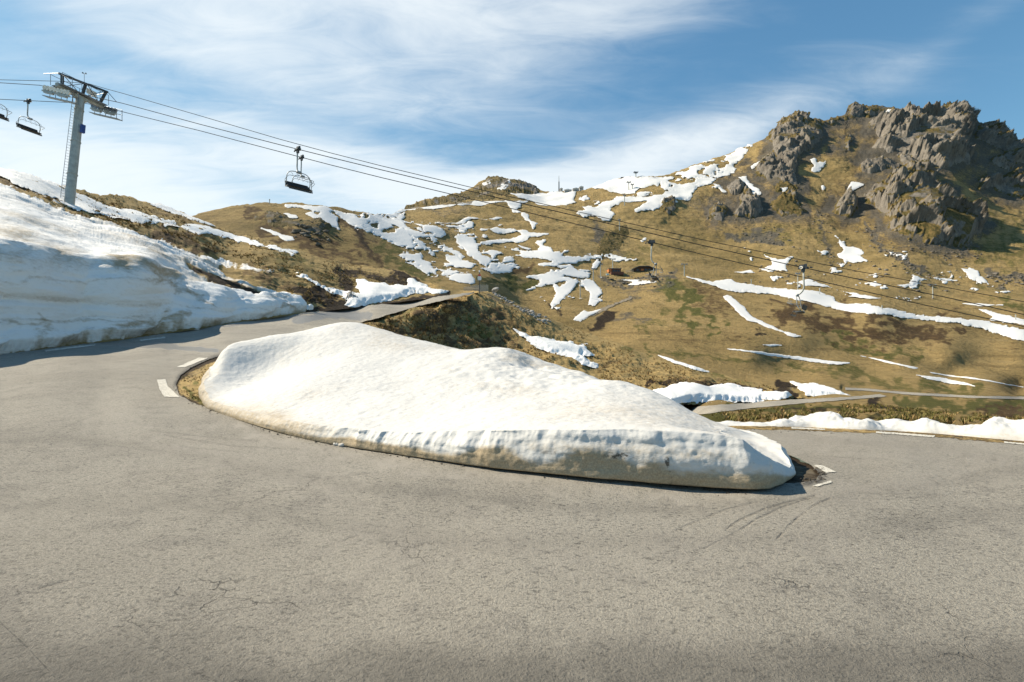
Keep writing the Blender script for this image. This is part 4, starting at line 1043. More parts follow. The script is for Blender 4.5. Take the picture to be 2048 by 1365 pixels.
def wall_h(sd, V, px, py):
    w = interp(px, wall_top)
    face = smooth(py, w - 4, w + 4)
    foot = interp(px, left_bot)
    up = (foot - py) / np.maximum(foot - w, 1)
    e = smooth(sd, 0, 10)
    lump = .08 * fbm(V / np.array([3., 3., 1.6]), 3) + .05 * fbm(V / np.array([.9, .9, .35]), 3)
    groove = -.13 * np.exp(-((up - .47 + .00050 * (px - 150)) / .05) ** 2) * smooth(px, 330, 60) + .10 * np.exp(-((up - .58 + .0005 * (px - 150)) / .07) ** 2) * smooth(px, 400, 100)
    strata = .05 * fbm(np.stack([px / 160.0, up * 14, px * 0 + 5], -1), 3)
    top = .10 * fbm(V / 2.6, 3) + .03 * fbm(V / .9, 3, .6) + .012 * fbm(V / .25, 2)
    return -0.03 + e * (.22 + .34 * face + face * (lump * .7 + groove + strata + .07 * smooth(up, .8, 1.0) - .15 * smooth(up, .10, .0)) + (1 - face) * top)


def wall_attrs(px, py, V, sd):
    w = interp(px, wall_top)
    foot = interp(px, left_bot)
    up = (foot - py) / np.maximum(foot - w, 1)
    face = smooth(py, w - 3, w + 3)
    n = fbm(np.stack([px / 60, py / 14, px * 0], -1), 4)
    top_band = np.exp(-((up - .90 - .04 * n) / .10) ** 2) * smooth(px, 420, 330) * (.34 + .16 * n)
    lines = .30 * np.exp(-((up - .72 - .05 * n) / .02) ** 2) + .28 * np.exp(-((up - .28 - .02 * n) / .015) ** 2) * smooth(px, 330, 200) + .25 * np.exp(-((up - .5 + .0005 * (px - 150)) / .03) ** 2)
    blots = gl(px, py, [([(225, 665), (290, 655), (375, 645)], 15, .85), ([(340, 645), (375, 640)], 9, .8), ([(120, 690), (170, 682)], 8, .7), ([(75, 655), (80, 700)], 10, .55), ([(0, 655), (100, 655), (260, 648)], 4, .5), ([(410, 652), (440, 650)], 6, .6),
                        ([(288, 555), (340, 590), (380, 600), (420, 620)], 6, .65), ([(230, 535), (290, 545), (340, 565)], 14, .5), ([(60, 635), (78, 655)], 4, .6), ([(545, 600), (600, 622)], 12, .35), ([(560, 620), (605, 626)], 4, .7)])
    slope = (1 - face) * (.24 + .30 * fbm(V / 3.0, 4) + .35 * gl(px, py, [([(360, 520), (440, 560), (530, 592)], 14, 1.0), ([(240, 470), (330, 520), (400, 570)], 10, .8), ([(20, 470), (60, 480)], 30, .5)]))
    return {'dirt': np.clip(face * (.12 + .08 * n + top_band + lines) + .75 * blots + slope + .5 * smooth(sd, 6, 0), 0, 1.1), 'grit': np.clip(.25 * (1 - face) + .3 * blots, 0, 1)}


o = drape('snow_wall', LEFT, wall_poly, M['snow_bank'], 2.0, wall_holes, 2.5, 12, wall_h, wall_attrs, seed=4, sy=1.6)
tag(o, 'tall ploughed wall of dirty snow along the left side of the road', 'snow bank')
o = drape('snow_lump', LEFT, [(611, 611), (618, 610), (628, 616), (626, 620), (614, 620)], M['snow_bank'], 1.2, rag=1, hfun=lambda s, V, x, y: -.03 + .35 * smooth(s, 0, 5), attrs_fn=patch_attrs)
tag(o, 'small loose lump of snow at the end of the snow wall', 'snow lump')
o = drape('roadside_rock', LEFT, [(686, 590), (697, 586), (712, 592), (722, 602), (716, 612), (700, 608), (690, 602)], M['rock_small'], 1.0, rag=2, ragscale=5, hfun=lambda s, V, x, y: -.05 + (.5 + .4 * ridged(V / .8, 3)) * smooth(s, 0, 6), attrs_fn=lambda px, py, V, s: {'turf': px * 0 + .2})
tag(o, 'grey rock poking through the snow bank by the upper road', 'rock')

# ---- low snow ridge along the right edge
ridge_poly = [(1442, 851), (1460, 846), (1520, 850), (1580, 846), (1600, 843), (1625, 834), (1645, 829), (1660, 834), (1690, 846), (1740, 848), (1830, 851), (1900, 853), (1950, 852), (1985, 845), (2048, 846), (2120, 842), (2260, 850), (2400, 860), (2400, 902), (2260, 898), (2048, 884), (1960, 877), (1880, 870), (1780, 864), (1640, 857), (1540, 854)]


def build_ridge():
    n = 420
    px = np.linspace(1442, 2400, n)
    top = interp(px, [(1442, 851), (1460, 847), (1500, 848), (1540, 851), (1580, 847), (1602, 843), (1625, 834), (1645, 829), (1662, 835), (1690, 845), (1740, 848), (1830, 851), (1900, 853), (1950, 852), (1985, 846), (2048, 847), (2120, 843), (2260, 850), (2400, 858)])
    foot = interp(px, [(1442, 853), (1540, 854), (1640, 857), (1780, 863), (1880, 869), (1960, 876), (2048, 883), (2260, 897), (2400, 904)])
    B = GROUND.base(px, foot)
    H = (foot - top) / F * B[:, 1] * 1.06
    tang = np.gradient(B, axis=0)
    nrm = np.stack([-tang[:, 1], tang[:, 0]], -1)
    nrm /= np.linalg.norm(nrm, axis=1, keepdims=True)
    nrm *= np.sign(nrm[:, 1:2])
    m = 40
    rows, dirt = [], []
    taper = smooth(np.arange(n), 0, 8)
    for k in range(m):
        a = k / (m - 1)
        off = a * (0.5 + 1.7 * H)
        prof = np.sin(min(a * 1.9, 1) * math.pi / 2) ** .8 if a < .55 else math.cos((a - .55) / .45 * math.pi / 2)
        P = B.copy()
        P[:, 0] += nrm[:, 0] * off
        P[:, 1] += nrm[:, 1] * off
        P[:, 2] += H * prof - .01
        w = min(1, 4 * a) * (1 if a < .9 else .2)
        d = .10 * fbm(P / .9, 3) + .04 * fbm(P / .25, 3) + .015 * fbm(P / .08, 2)
        P[:, 2] += d * w * taper * np.minimum(1, H / .15)
        rows.append(P)
        dirt.append(np.full(n, .45 * max(0, 1 - a * 6) + .05))
    o = mesh_object('snow_ridge', np.concatenate(rows), grid_faces(m, n), M['snow_near'], attrs={'dirt': np.concatenate(dirt), 'grit': np.zeros(n * m)})
    tag(o, 'low white snow ridge along the right edge of the road', 'snow bank')


build_ridge()


# ---- the great snow mound inside the bend
def build_mound():
    front = np.array([(416, 816, 797), (430, 822, 804), (450, 830, 812), (500, 847, 826), (560, 865, 839), (600, 875, 845), (640, 884, 852), (700, 894, 858), (800, 910, 866), (900, 926, 863), (1000, 940, 860), (1100, 951, 859), (1176, 959, 860), (1270, 968, 860), (1352, 975, 863), (1430, 980, 868), (1492, 982, 880), (1527, 979, 902), (1560, 967, 922), (1588, 949, 937)], float)
    fb = GROUND.base(front[:, 0], front[:, 1])
    fb[:, 2] -= 0.012
    lipz = (HY - front[:, 2]) / F * fb[:, 1]
    fh = lipz - fb[:, 2]
    back = np.array([(3.95, 6.6, -1.75, .35), (4.25, 7.6, -1.85, .4), (4.3, 9, -1.95, .4), (3.9, 10.8, -2, .4), (2.9, 12.3, -1.95, .4), (1, 14.2, -1.7, .4), (-1.5, 15.8, -1.4, .4), (-4, 17.6, -1.1, .4), (-6, 18.6, -.9, .4), (-8.0, 18.0, -.9, .4), (-9.2, 16.2, -.9, .4), (-9.1, 14.2, -1.0, .5), (-8.75, 13.0, -1.1, .5), (-8.1, 11.9, -1.3, .38)])
    loop = np.concatenate([fb, back[:, :3]])
    hh = np.concatenate([fh, back[:, 3]])
    # even resampling of the closed outline, denser in front
    def catmull(L, n):
        m = len(L)
        seg = np.linalg.norm(np.roll(L[:, :2], -1, 0) - L[:, :2], axis=1)
        yy = (L[:, 1] + np.roll(L[:, 1], -1)) / 2
        seg = seg / yy
        cum = np.concatenate([[0], np.cumsum(seg)])
        s = np.linspace(0, cum[-1], n, endpoint=False)
        i = np.clip(np.searchsorted(cum, s, side='right') - 1, 0, m - 1)
        t = ((s - cum[i]) / seg[i])[:, None]
        p0, p1, p2, p3 = L[(i - 1) % m], L[i], L[(i + 1) % m], L[(i + 2) % m]
        c = .5 * ((2 * p1) + (-p0 + p2) * t + (2 * p0 - 5 * p1 + 4 * p2 - p3) * t * t + (-p0 + 3 * p1 - 3 * p2 + p3) * t ** 3)
        lin = p1 + (p2 - p1) * t
        return .5 * c + .5 * lin
    N = 1700
    R = catmull(np.concatenate([loop, hh[:, None]], 1), N)
    base, H = R[:, :3], np.maximum(R[:, 3], .12)
    tan = np.roll(base, -1, 0) - np.roll(base, 1, 0)
    out = np.stack([tan[:, 1], -tan[:, 0], 0 * tan[:, 0]], -1)
    out /= np.linalg.norm(out, axis=1, keepdims=True) + 1e-9
    cen = base.mean(0)
    if ((base - cen) * out).sum(1).mean() < 0:
        out = -out
    for _ in range(30):
        out = (np.roll(out, 1, 0) + out + np.roll(out, -1, 0))
        out /= np.linalg.norm(out, axis=1, keepdims=True)
    # crest points known by bearing, row and distance
    crest = np.array([(446, 726, 13.0), (480, 703, 13.6), (510, 690, 14.0), (540, 680, 14.4), (580, 669, 15.0), (620, 662, 15.6), (650, 650, 16.2), (690, 644.5, 16.5), (730, 648, 16.5), (760, 655, 16.3), (800, 665, 16.0), (840, 676, 15.8), (900, 691, 15), (950, 701, 14.2), (985, 695, 13.7), (1012, 692, 13.4), (1035, 709, 13.0), (1062, 728, 12.4), (1150, 751, 11.4), (1250, 776, 10.3), (1330, 801, 9.5), (1400, 836, 8.6), (1440, 850, 8.1), (1480, 863, 7.4), (1530, 896, 6.8),
                      (700, 785, 10), (600, 765, 11.2), (1000, 795, 8.6), (1200, 812, 7.5), (500, 775, 12), (850, 765, 10.6), (850, 832, 8), (1000, 838, 6.9), (1300, 836, 6.7), (620, 710, 13.6), (800, 715, 13), (960, 745, 11), (1100, 775, 9.6), (640, 820, 8.9), (500, 730, 13.4)])
    C3 = np.stack([(crest[:, 0] - CX) / F * crest[:, 1 + 1], crest[:, 2], (HY - crest[:, 1]) / F * crest[:, 2]], -1)
    lip = base + np.stack([0 * H, 0 * H, H], -1) - out * .10
    G3 = np.array([(-8.6, 17.3, .15), (-6.2, 18.4, .45), (-4, 17.6, .3), (-1.5, 16.3, -.05), (.9, 14.6, -.45), (2.9, 12.6, -1.0), (4.3, 9.5, -1.45), (4.5, 7.6, -1.45), (-9.5, 15.2, -.15)])
    K = np.concatenate([lip[base[:, 1] < 11.8][::14], C3, G3])
    n = len(K)
    cc = 1.0
    d = np.sqrt(((K[:, None, :2] - K[None, :, :2]) ** 2).sum(-1) + cc * cc)
    A = np.zeros((n + 3, n + 3))
    A[:n, :n] = -d + .02 * np.eye(n)
    A[:n, n] = 1
    A[:n, n + 1:] = K[:, :2]
    A[n, :n] = 1
    A[n + 1:, :n] = K[:, :2].T
    b = np.zeros(n + 3)
    b[:n] = K[:, 2]
    wts = np.linalg.solve(A, b)

    def topz(x, y):
        def f(x, y):
            d = np.sqrt((x[:, None] - K[:, 0]) ** 2 + (y[:, None] - K[:, 1]) ** 2 + cc * cc)
            return -d @ wts[:n] + wts[n] + x * wts[n + 1] + y * wts[n + 2]
        return chunks(f, x, y)
    print('crest row error', np.round((topz(C3[:, 0], C3[:, 1]) - C3[:, 2]) * F / C3[:, 1]))
    # spine the rings close onto
    spine = np.array([(-7.6, 15.5), (3.2, 7.0)])
    P, D = spine, None
    best = np.full(N, 1e9)
    M3 = np.zeros((N, 2))
    for i in range(len(spine) - 1):
        a, bb = spine[i], spine[i + 1]
        t = np.clip(((lip[:, :2] - a) @ (bb - a)) / ((bb - a) @ (bb - a)), 0, 1)
        q = a + t[:, None] * (bb - a)
        dd = np.linalg.norm(lip[:, :2] - q, axis=1)
        m = dd < best
        best[m] = dd[m]
        M3[m] = q[m]
    for _ in range(60):
        M3 = (np.roll(M3, 1, 0) + M3 + np.roll(M3, -1, 0)) / 3
    best[:] = 1e9
    M4 = M3.copy()
    for i in range(len(spine) - 1):
        a, bb = spine[i], spine[i + 1]
        t = np.clip(((M4 - a) @ (bb - a)) / ((bb - a) @ (bb - a)), 0, 1)
        q = a + t[:, None] * (bb - a)
        dd = np.linalg.norm(M4 - q, axis=1)
        m = dd < best
        best[m] = dd[m]
        M3[m] = q[m]
    arc = np.cumsum(np.linalg.norm(np.roll(base, -1, 0) - base, axis=1))
    px_c = CX + F * base[:, 0] / base[:, 1]
    u3 = np.stack([base[:, 0] * 1.0, base[:, 1] * 1.0, 0 * arc], -1)
    scal = (.016 + .03 * smooth(px_c, 600, 700) * smooth(px_c, 1150, 1000)) * fbm(u3 / .22, 3) + .04 * fbm(u3 / .9, 2)          # scalloped lip
    rows, dirt, grit = [], [], []
    px_b = CX + F * base[:, 0] / base[:, 1]
    isf = smooth(base[:, 1], 12, 10)
    nf = 44
    for k in range(nf):
        f = k / nf
        o = -.20 * (1 - smooth(np.array(f), 0, .10)) + .10 * (1 - f) + .05 * math.sin(math.pi * min(1, f * 1.05)) - .07 * f ** 3 - .03
        Q = base + out * (o * np.minimum(1, H / .45))[:, None]
        Q[:, 2] += f * H
        nz = .02 * fbm(Q / .35, 3) + .007 * fbm(Q / .09, 3) + .012 * fbm(Q / np.array([.9, .9, .09]), 2)
        upper = smooth(np.array(f), .35, .85)
        drip = .038 * upper * (1 - upper * .3) * fbm(np.stack([base[:, 0] / .16, base[:, 1] / .16, 0 * arc + f * 1.2], -1), 3, .6) * smooth(px_b, 640, 740) * smooth(px_b, 1120, 980)
        Q += out * ((nz * (.4 + f) + drip + scal * f) * np.minimum(1, H / .3))[:, None]
        rows.append(Q)
        hz = f * H
        band = .35 + .2 * fbm(np.stack([px_b / 90, 0 * px_b, 0 * px_b], -1), 2)
        lowb = smooth(f + 0 * px_b, band + .16, band - .12) * smooth(px_b, 400, 700)
        left = smooth(px_b, 760, 560) * (.80 - .25 * f)
        mid = .38 * np.exp(-((f - .62) / .16) ** 2) * smooth(px_b, 900, 1150) * smooth(px_b, 1560, 1400)
        dirt.append(np.clip(lowb * .95 + left + mid + .08 + .35 * smooth(np.array(f), .08, 0), 0, 1))
        g = np.exp(-((f - .52) / .12) ** 2) * (.6 * smooth(px_b, 960, 1020) + .55 * np.exp(-((px_b - 1240) / 34) ** 2) + .3 * np.exp(-((px_b - 1110) / 60) ** 2)) + .9 * np.exp(-((px_b - 1336 - 5 * math.sin(f * 9)) / 5) ** 2) * smooth(np.array(f), .62, .5)
        g = g + .45 * smooth(np.array(f), .12, 0) * smooth(px_b, 700, 1000)
        grit.append(np.clip(g * smooth(px_b, 600, 800), 0, 1))
    Hs = 210
    lipq = rows[-1].copy()
    wdt = .13 + .55 * smooth(base[:, 1], 13.5, 17) + .10 * smooth(base[:, 1], 11.2, 13) + .25 * smooth(base[:, 0], 3.7, 4.2)
    for k in range(1, Hs + 1):
        t = 1.03 * (k / Hs) ** 1.35
        xy = lipq[:, :2] * (1 - t) + M3 * t
        Q = np.concatenate([xy, topz(xy[:, 0], xy[:, 1])[:, None]], 1)
        inn = np.linalg.norm(xy - lipq[:, :2], axis=1) / wdt * .13
        Q[:, 2] = lipq[:, 2] * np.exp(-(inn / .13) ** 2) + (Q[:, 2]) * (1 - np.exp(-(inn / .13) ** 2))
        rough = .05 + 1.25 * np.exp(-(((xy[:, 0] - .6) / 2.0) ** 2 + ((xy[:, 1] - 11.3) / 2.3) ** 2)) + .3 * np.exp(-(inn / .4) ** 2)
        P3 = np.concatenate([xy, 0 * xy[:, :1]], 1)
        z = .06 * fbm(P3 / 2.8 + 2, 3) + rough * (.06 * fbm(P3 / .62, 3, .55) + .012 * ridged(P3 / .33 + 3, 3)) + .005 * fbm(P3 / .10, 3, .6) + .006 * fbm(P3 / np.array([.7, .2, 1.]) + 4, 3, .6)
        Q[:, 2] += z * smooth(inn, .02, .5) + .005 * fbm(P3 / .2, 2) * smooth(inn, 0, .05)
        rows.append(Q)
        dd = .07 + .34 * np.minimum(rough + .15, 1) * np.clip(fbm(P3 / .9 + 7, 4) + .12, 0, 1) + .30 * np.exp(-(inn / .3) ** 2) * smooth(px_b, 760, 560) + .25 * np.clip(fbm(P3 / 2.4 + 1, 3), 0, 1)
        dirt.append(dd)
        grit.append(.10 + .12 * rough)
    V = np.concatenate(rows)
    o = mesh_object('snow_mound', V, grid_faces(nf + Hs, N, True), M['snow_near'], attrs={'dirt': np.concatenate(dirt), 'grit': np.concatenate(grit)})
    tag(o, 'huge white snow mound with a dirty melting foot inside the road bend', 'snow mound')
    # clods that broke off the lip
    rr = random.Random(3)
    bm = bmesh.new()
    for i in range(26):
        px = 652 + rr.random() ** .8 * 38
        py = 886 + (px - 652) * .14 + rr.uniform(-4, 3)
        p = GROUND.at(px, py)
        r = rr.uniform(.025, .065)
        g = bmesh.ops.create_icosphere(bm, subdivisions=2, radius=r)
        for v in g['verts']:
            v.co = Vector((v.co.x * 1.3, v.co.y, v.co.z * .8)) * (1 + .25 * rr.uniform(-1, 1)) + p + Vector((0, 0, r * .35))
    me = bpy.data.meshes.new('snow_clods')
    bm.to_mesh(me)
    bm.free()
    me.polygons.foreach_set('use_smooth', [True] * len(me.polygons))
    me.materials.append(M['snow_near'])
    oc = bpy.data.objects.new('snow_clods', me)
    for a, v in (('dirt', .45), ('grit', .1)):
        at = me.attributes.new(a, 'FLOAT', 'POINT')
        at.data.foreach_set('value', np.full(len(me.vertices), v, np.float32))
    COL.objects.link(oc)
    tag(oc, 'little heap of crumbled snow fallen on the asphalt before the mound', 'snow heap')


build_mound()

# ------------------------------------------------------------------ built things
class Build:
    """collects tubes, boxes and rings into one mesh"""
    def __init__(self):
        self.v, self.f = [], []
    def add(self, vs, fs):
        o = len(self.v)
        self.v += [tuple(p) for p in vs]
        self.f += [tuple(i + o for i in f) for f in fs]
    def tube(self, pts, r, sides=8, caps=True, r2=None):
        pts = [Vector(p) for p in pts]
        n = len(pts)
        rings = []
        prev = None
        for i, p in enumerate(pts):
            d = (pts[min(i + 1, n - 1)] - pts[max(i - 1, 0)]).normalized()
            ref = Vector((0, 0, 1)) if abs(d.z) < .95 else Vector((1, 0, 0))
            a = d.cross(ref).normalized() if prev is None else (prev - d * prev.dot(d)).normalized()
            prev = a
            b = d.cross(a)
            rr = r if r2 is None else r + (r2 - r) * i / (n - 1)
            rings.append([p + (a * math.cos(t) + b * math.sin(t)) * rr for t in [2 * math.pi * k / sides for k in range(sides)]])
        vs = [q for rg in rings for q in rg]
        fs = [(i * sides + k, i * sides + (k + 1) % sides, (i + 1) * sides + (k + 1) % sides, (i + 1) * sides + k) for i in range(n - 1) for k in range(sides)]
        if caps:
            fs += [tuple(range(sides))[::-1], tuple((n - 1) * sides + k for k in range(sides))]
        self.add(vs, fs)
    def box(self, c, size, ax=None):
        c = Vector(c)
        X, Y, Z = ax or (Vector((1, 0, 0)), Vector((0, 1, 0)), Vector((0, 0, 1)))
        h = [s / 2 for s in size]
        vs = [c + X * (sx * h[0]) + Y * (sy * h[1]) + Z * (sz * h[2]) for sx in (-1, 1) for sy in (-1, 1) for sz in (-1, 1)]
        self.add(vs, [(0, 1, 3, 2), (4, 6, 7, 5), (0, 4, 5, 1), (2, 3, 7, 6), (0, 2, 6, 4), (1, 5, 7, 3)])
    def beam(self, a, b, w, h):
        a, b = Vector(a), Vector(b)
        d = (b - a)
        L = d.length
        d.normalize()
        ref = Vector((0, 0, 1)) if abs(d.z) < .95 else Vector((0, 1, 0))
        s = d.cross(ref).normalized()
        self.box((a + b) / 2, (L, w, h), (d, s, s.cross(d)))
    def wheel(self, c, axis, R, r, w, sides=18):
        c, axis = Vector(c), Vector(axis).normalized()
        ref = Vector((0, 0, 1)) if abs(axis.z) < .9 else Vector((1, 0, 0))
        a = axis.cross(ref).normalized()
        b = axis.cross(a)
        vs = []
        for k in range(sides):
            t = 2 * math.pi * k / sides
            e = a * math.cos(t) + b * math.sin(t)
            vs += [c + e * R - axis * w / 2, c + e * R + axis * w / 2, c + e * r + axis * w / 2, c + e * r - axis * w / 2]
        fs = []
        for k in range(sides):
            i, j = 4 * k, 4 * ((k + 1) % sides)
            for m in range(4):
                fs.append((i + m, i + (m + 1) % 4, j + (m + 1) % 4, j + m))
        self.add(vs, fs)
    def prism(self, poly, y0, y1):
        """outline in x-z, extruded along y"""
        n = len(poly)
        vs = [(x, y0, z) for x, z in poly] + [(x, y1, z) for x, z in poly]
        fs = [tuple(range(n)), tuple(range(2 * n - 1, n - 1, -1))] + [(i, i + n, (i + 1) % n + n, (i + 1) % n) for i in range(n)]
        self.add(vs, fs)
    def make(self, name, mat, parent=None, bevel=0.0, smooth_shade=False):
        me = bpy.data.meshes.new(name)
        me.from_pydata(self.v, [], self.f)
        bm = bmesh.new()
        bm.from_mesh(me)
        bmesh.ops.recalc_face_normals(bm, faces=bm.faces)
        if bevel:
            bmesh.ops.bevel(bm, geom=list(bm.edges), offset=bevel, segments=1, affect='EDGES')
        bm.to_mesh(me)
        bm.free()
        me.materials.append(mat)
        if smooth_shade:
            me.polygons.foreach_set('use_smooth', [True] * len(me.polygons))
        o = bpy.data.objects.new(name, me)
        COL.objects.link(o)
        if parent:
            o.parent = parent
        return o


def empty(name, loc, rz=0.0, label=None, cat=None, group=None):
    o = bpy.data.objects.new(name, None)
    o.location = loc
    o.rotation_euler = (0, 0, rz)
    o.empty_display_size = .5
    COL.objects.link(o)
    return tag(o, label, cat, group)


def copy_thing(src, loc, rz, label=None, scale=None):
    c = src.copy()
    COL.objects.link(c)
    c.location, c.rotation_euler = loc, (0, 0, rz)
    if label:
        c['label'] = label
    if scale:
        c.scale = (scale,) * 3
    for ch in list(src.children):
        d = ch.copy()
        COL.objects.link(d)
        d.parent = c
        for g in list(ch.children):
            e = g.copy()
            COL.objects.link(e)
            e.parent = d
    return c


def ray(px, py, Y):
    return Vector(((px - CX) / F * Y, Y, (HY - py) / F * Y))


# ---- ropes of the lift: survey points (bearing column, row, distance)
NEAR = [(-420, 163, 55), (0, 166, 48.2), (80, 171, 47), (113, 178, 46.4), (150, 186, 45.8), (245, 207, 44), (400, 249, 41), (560, 290, 37.5), (660, 315, 36), (760, 339.5, 35), (1000, 397, 34), (1200, 443.5, 33.5), (1400, 490, 33.2), (1607, 536, 33), (1887, 594, 33), (2060, 632, 33), (2300, 682, 33)]
FARR = [(-420, 186, 60), (0, 199, 53), (170, 207, 51), (207, 214, 50.4), (245, 224, 49.4), (400, 262, 46), (560, 304, 42.5), (660, 330, 41), (760, 355, 40), (1000, 412, 39.2), (1303, 485, 38.6), (1400, 508, 38.4), (1856, 612, 38), (2060, 656, 38), (2300, 706, 38)]
COMM = [(-420, 150, 57), (0, 160, 50.5), (120, 163, 48.9), (178, 168, 48.3), (212, 178, 47.6), (245, 187, 46.6), (400, 232, 43.5), (560, 279, 40), (660, 306, 38.5), (760, 331.5, 37.6), (1000, 389, 36.8), (1400, 479, 36), (1700, 540, 35.6), (2060, 606, 35.6), (2300, 650, 35.6)]


def rope_points(ctrl, n=9):
    P = [ray(*c) for c in ctrl]
    out = []
    for i in range(len(P) - 1):
        p0, p1, p2, p3 = P[max(i - 1, 0)], P[i], P[i + 1], P[min(i + 2, len(P) - 1)]
        for k in range(n):
            t = k / n
            out.append(p1 + (p2 - p1) * t + .35 * t * (1 - t) * ((p1 - p0) * (1 - t) * .0))
    out.append(P[-1])
    return out


for ctrl, r, lb in ((NEAR, .030, 'near black haul rope carrying the centre and right chairs'), (FARR, .032, 'far haul rope hanging lowest of the three lines'), (COMM, .026, 'thin topmost cable running over the lift tower gantry')):
    b = Build()
    b.tube(rope_points(ctrl, 3), r, 6)
    o = b.make('lift_cable', M['cable'], smooth_shade=True)
    tag(o, lb, 'cable', 'cables of the chairlift')


def rope_at(ctrl, px):
    xs = [c[0] for c in ctrl]
    return ray(px, np.interp(px, xs, [c[1] for c in ctrl]), np.interp(px, xs, [c[2] for c in ctrl]))


def arc(p, n=6):
    return p


# ---- chairs
def make_chair():
    root = empty('chairlift_chair', (0, 0, 0), 0, '', 'chairlift chair', 'empty chairs hanging on the lift')
    g = Build()
    g.box((0, 0, -.02), (.62, .16, .13))
    g.box((.08, .10, .05), (.34, .14, .30))
    g.box((-.14, .09, .06), (.16, .12, .36))
    g.box((.02, .05, -.18), (.22, .16, .24))
    g.tube([(-.36, 0, .0), (-.52, 0, -.05)], .05)
    grip = g.make('grip', M['dark_steel'], root, .015)
    w = Build()
    w.wheel((.12, .19, .0), (0, 1, 0), .11, .04, .05)
    w.make('roller', M['cream'], grip)
    h = Build()
    h.tube([(0, .03, -.1), (-.01, .03, -.7), (-.03, .02, -1.15), (-.02, .01, -1.4), (.06, 0, -1.6), (.20, 0, -1.76), (.36, 0, -1.84)], .052, 10)
    h.make('hanger', M['galv'], root, smooth_shade=True)
    f = Build()
    f.box((.36, 0, -1.86), (.16, .34, .16))
    arch = []
    for t in range(0, 19):
        a = math.pi * t / 18
        cy = 0.86 * math.copysign(abs(math.cos(a)) ** .55, math.cos(a))
        z = -2.62 + .76 * abs(math.sin(a)) ** .6
        arch.append((.36 - .10 * (1 - math.sin(a)), cy, z))
    full = [(.02, .84, -3.02), (.12, 0.87, -2.85)] + arch + [(.12, -0.87, -2.85), (.02, -.84, -3.02)]
    f.tube(full, .030, 8)
    for s in (-1, 1):
        f.tube([(.02, s * .84, -3.02), (.30, s * .84, -3.06), (.50, s * .82, -3.02)], .028, 8)
    f.make('hoop_frame', M['tube'], root, smooth_shade=True)
    s = Build()
    s.box((.27, 0, -3.0), (.46, 1.74, .09))
    s.make('seat', M['rubber'], root, .03)
    k = Build()
    k.box((-.06, 0, -2.72), (.07, 1.70, .34), (Vector((.96, 0, .28)), Vector((0, 1, 0)), Vector((-.28, 0, .96))))
    k.make('backrest', M['rubber'], root, .025)
    r = Build()
    r.tube([(.05, 0.90, -2.55), (.42, .94, -2.50), (.80, .92, -2.42), (.86, .80, -2.40), (.86, -.80, -2.40), (.80, -.92, -2.42), (.42, -.94, -2.50), (.05, -0.90, -2.55)], .018, 6)
    for y in (-.62, -.2, .2, .62):
        r.tube([(.86, y, -2.40), (.80, y, -2.22), (.74, y - .12, -2.16)], .013, 6)
        r.tube([(.86, y + .1, -2.40), (.62, y + .1, -2.46)], .012, 6)
    r.make('safety_bar', M['rail'], root, smooth_shade=True)
    fr = Build()
    fr.tube([(.50, .82, -3.02), (.60, .78, -3.24), (.60, -.78, -3.24), (.50, -.82, -3.02)], .018, 6)
    fr.box((.60, 0, -3.24), (.10, 1.62, .08))
    fr.make('footrest', M['dark_steel'], root)
    return root


CHAIRS = [(NEAR, 594, 'front chair of the overlapping pair in the open sky', -43, 1.08), (FARR, 602, 'rear chair half hidden behind the front chair in the sky', -43, 1.0), (NEAR, 1607, 'chair seen side-on before the brown slope at right', 140, 1.06),
          (FARR, 1303, 'chair seen side-on in front of the dark chalet', -24, 1.02), (FARR, 55, 'chair hanging directly left of the lift tower', -14, 1.15), (NEAR, -14, 'chair cut off by the left edge of the picture', -14, 1.15)]
chair = make_chair()
for i, (line, px, lb, turn, sc) in enumerate(CHAIRS):
    p = rope_at(line, px)
    rz = math.radians(turn)
    if i == 0:
        o = chair
        o.location, o.rotation_euler = p, (0, 0, rz)
        o['label'] = lb
    else:
        o = copy_thing(chair, p, rz, lb)
    o.scale = (sc, sc, sc)


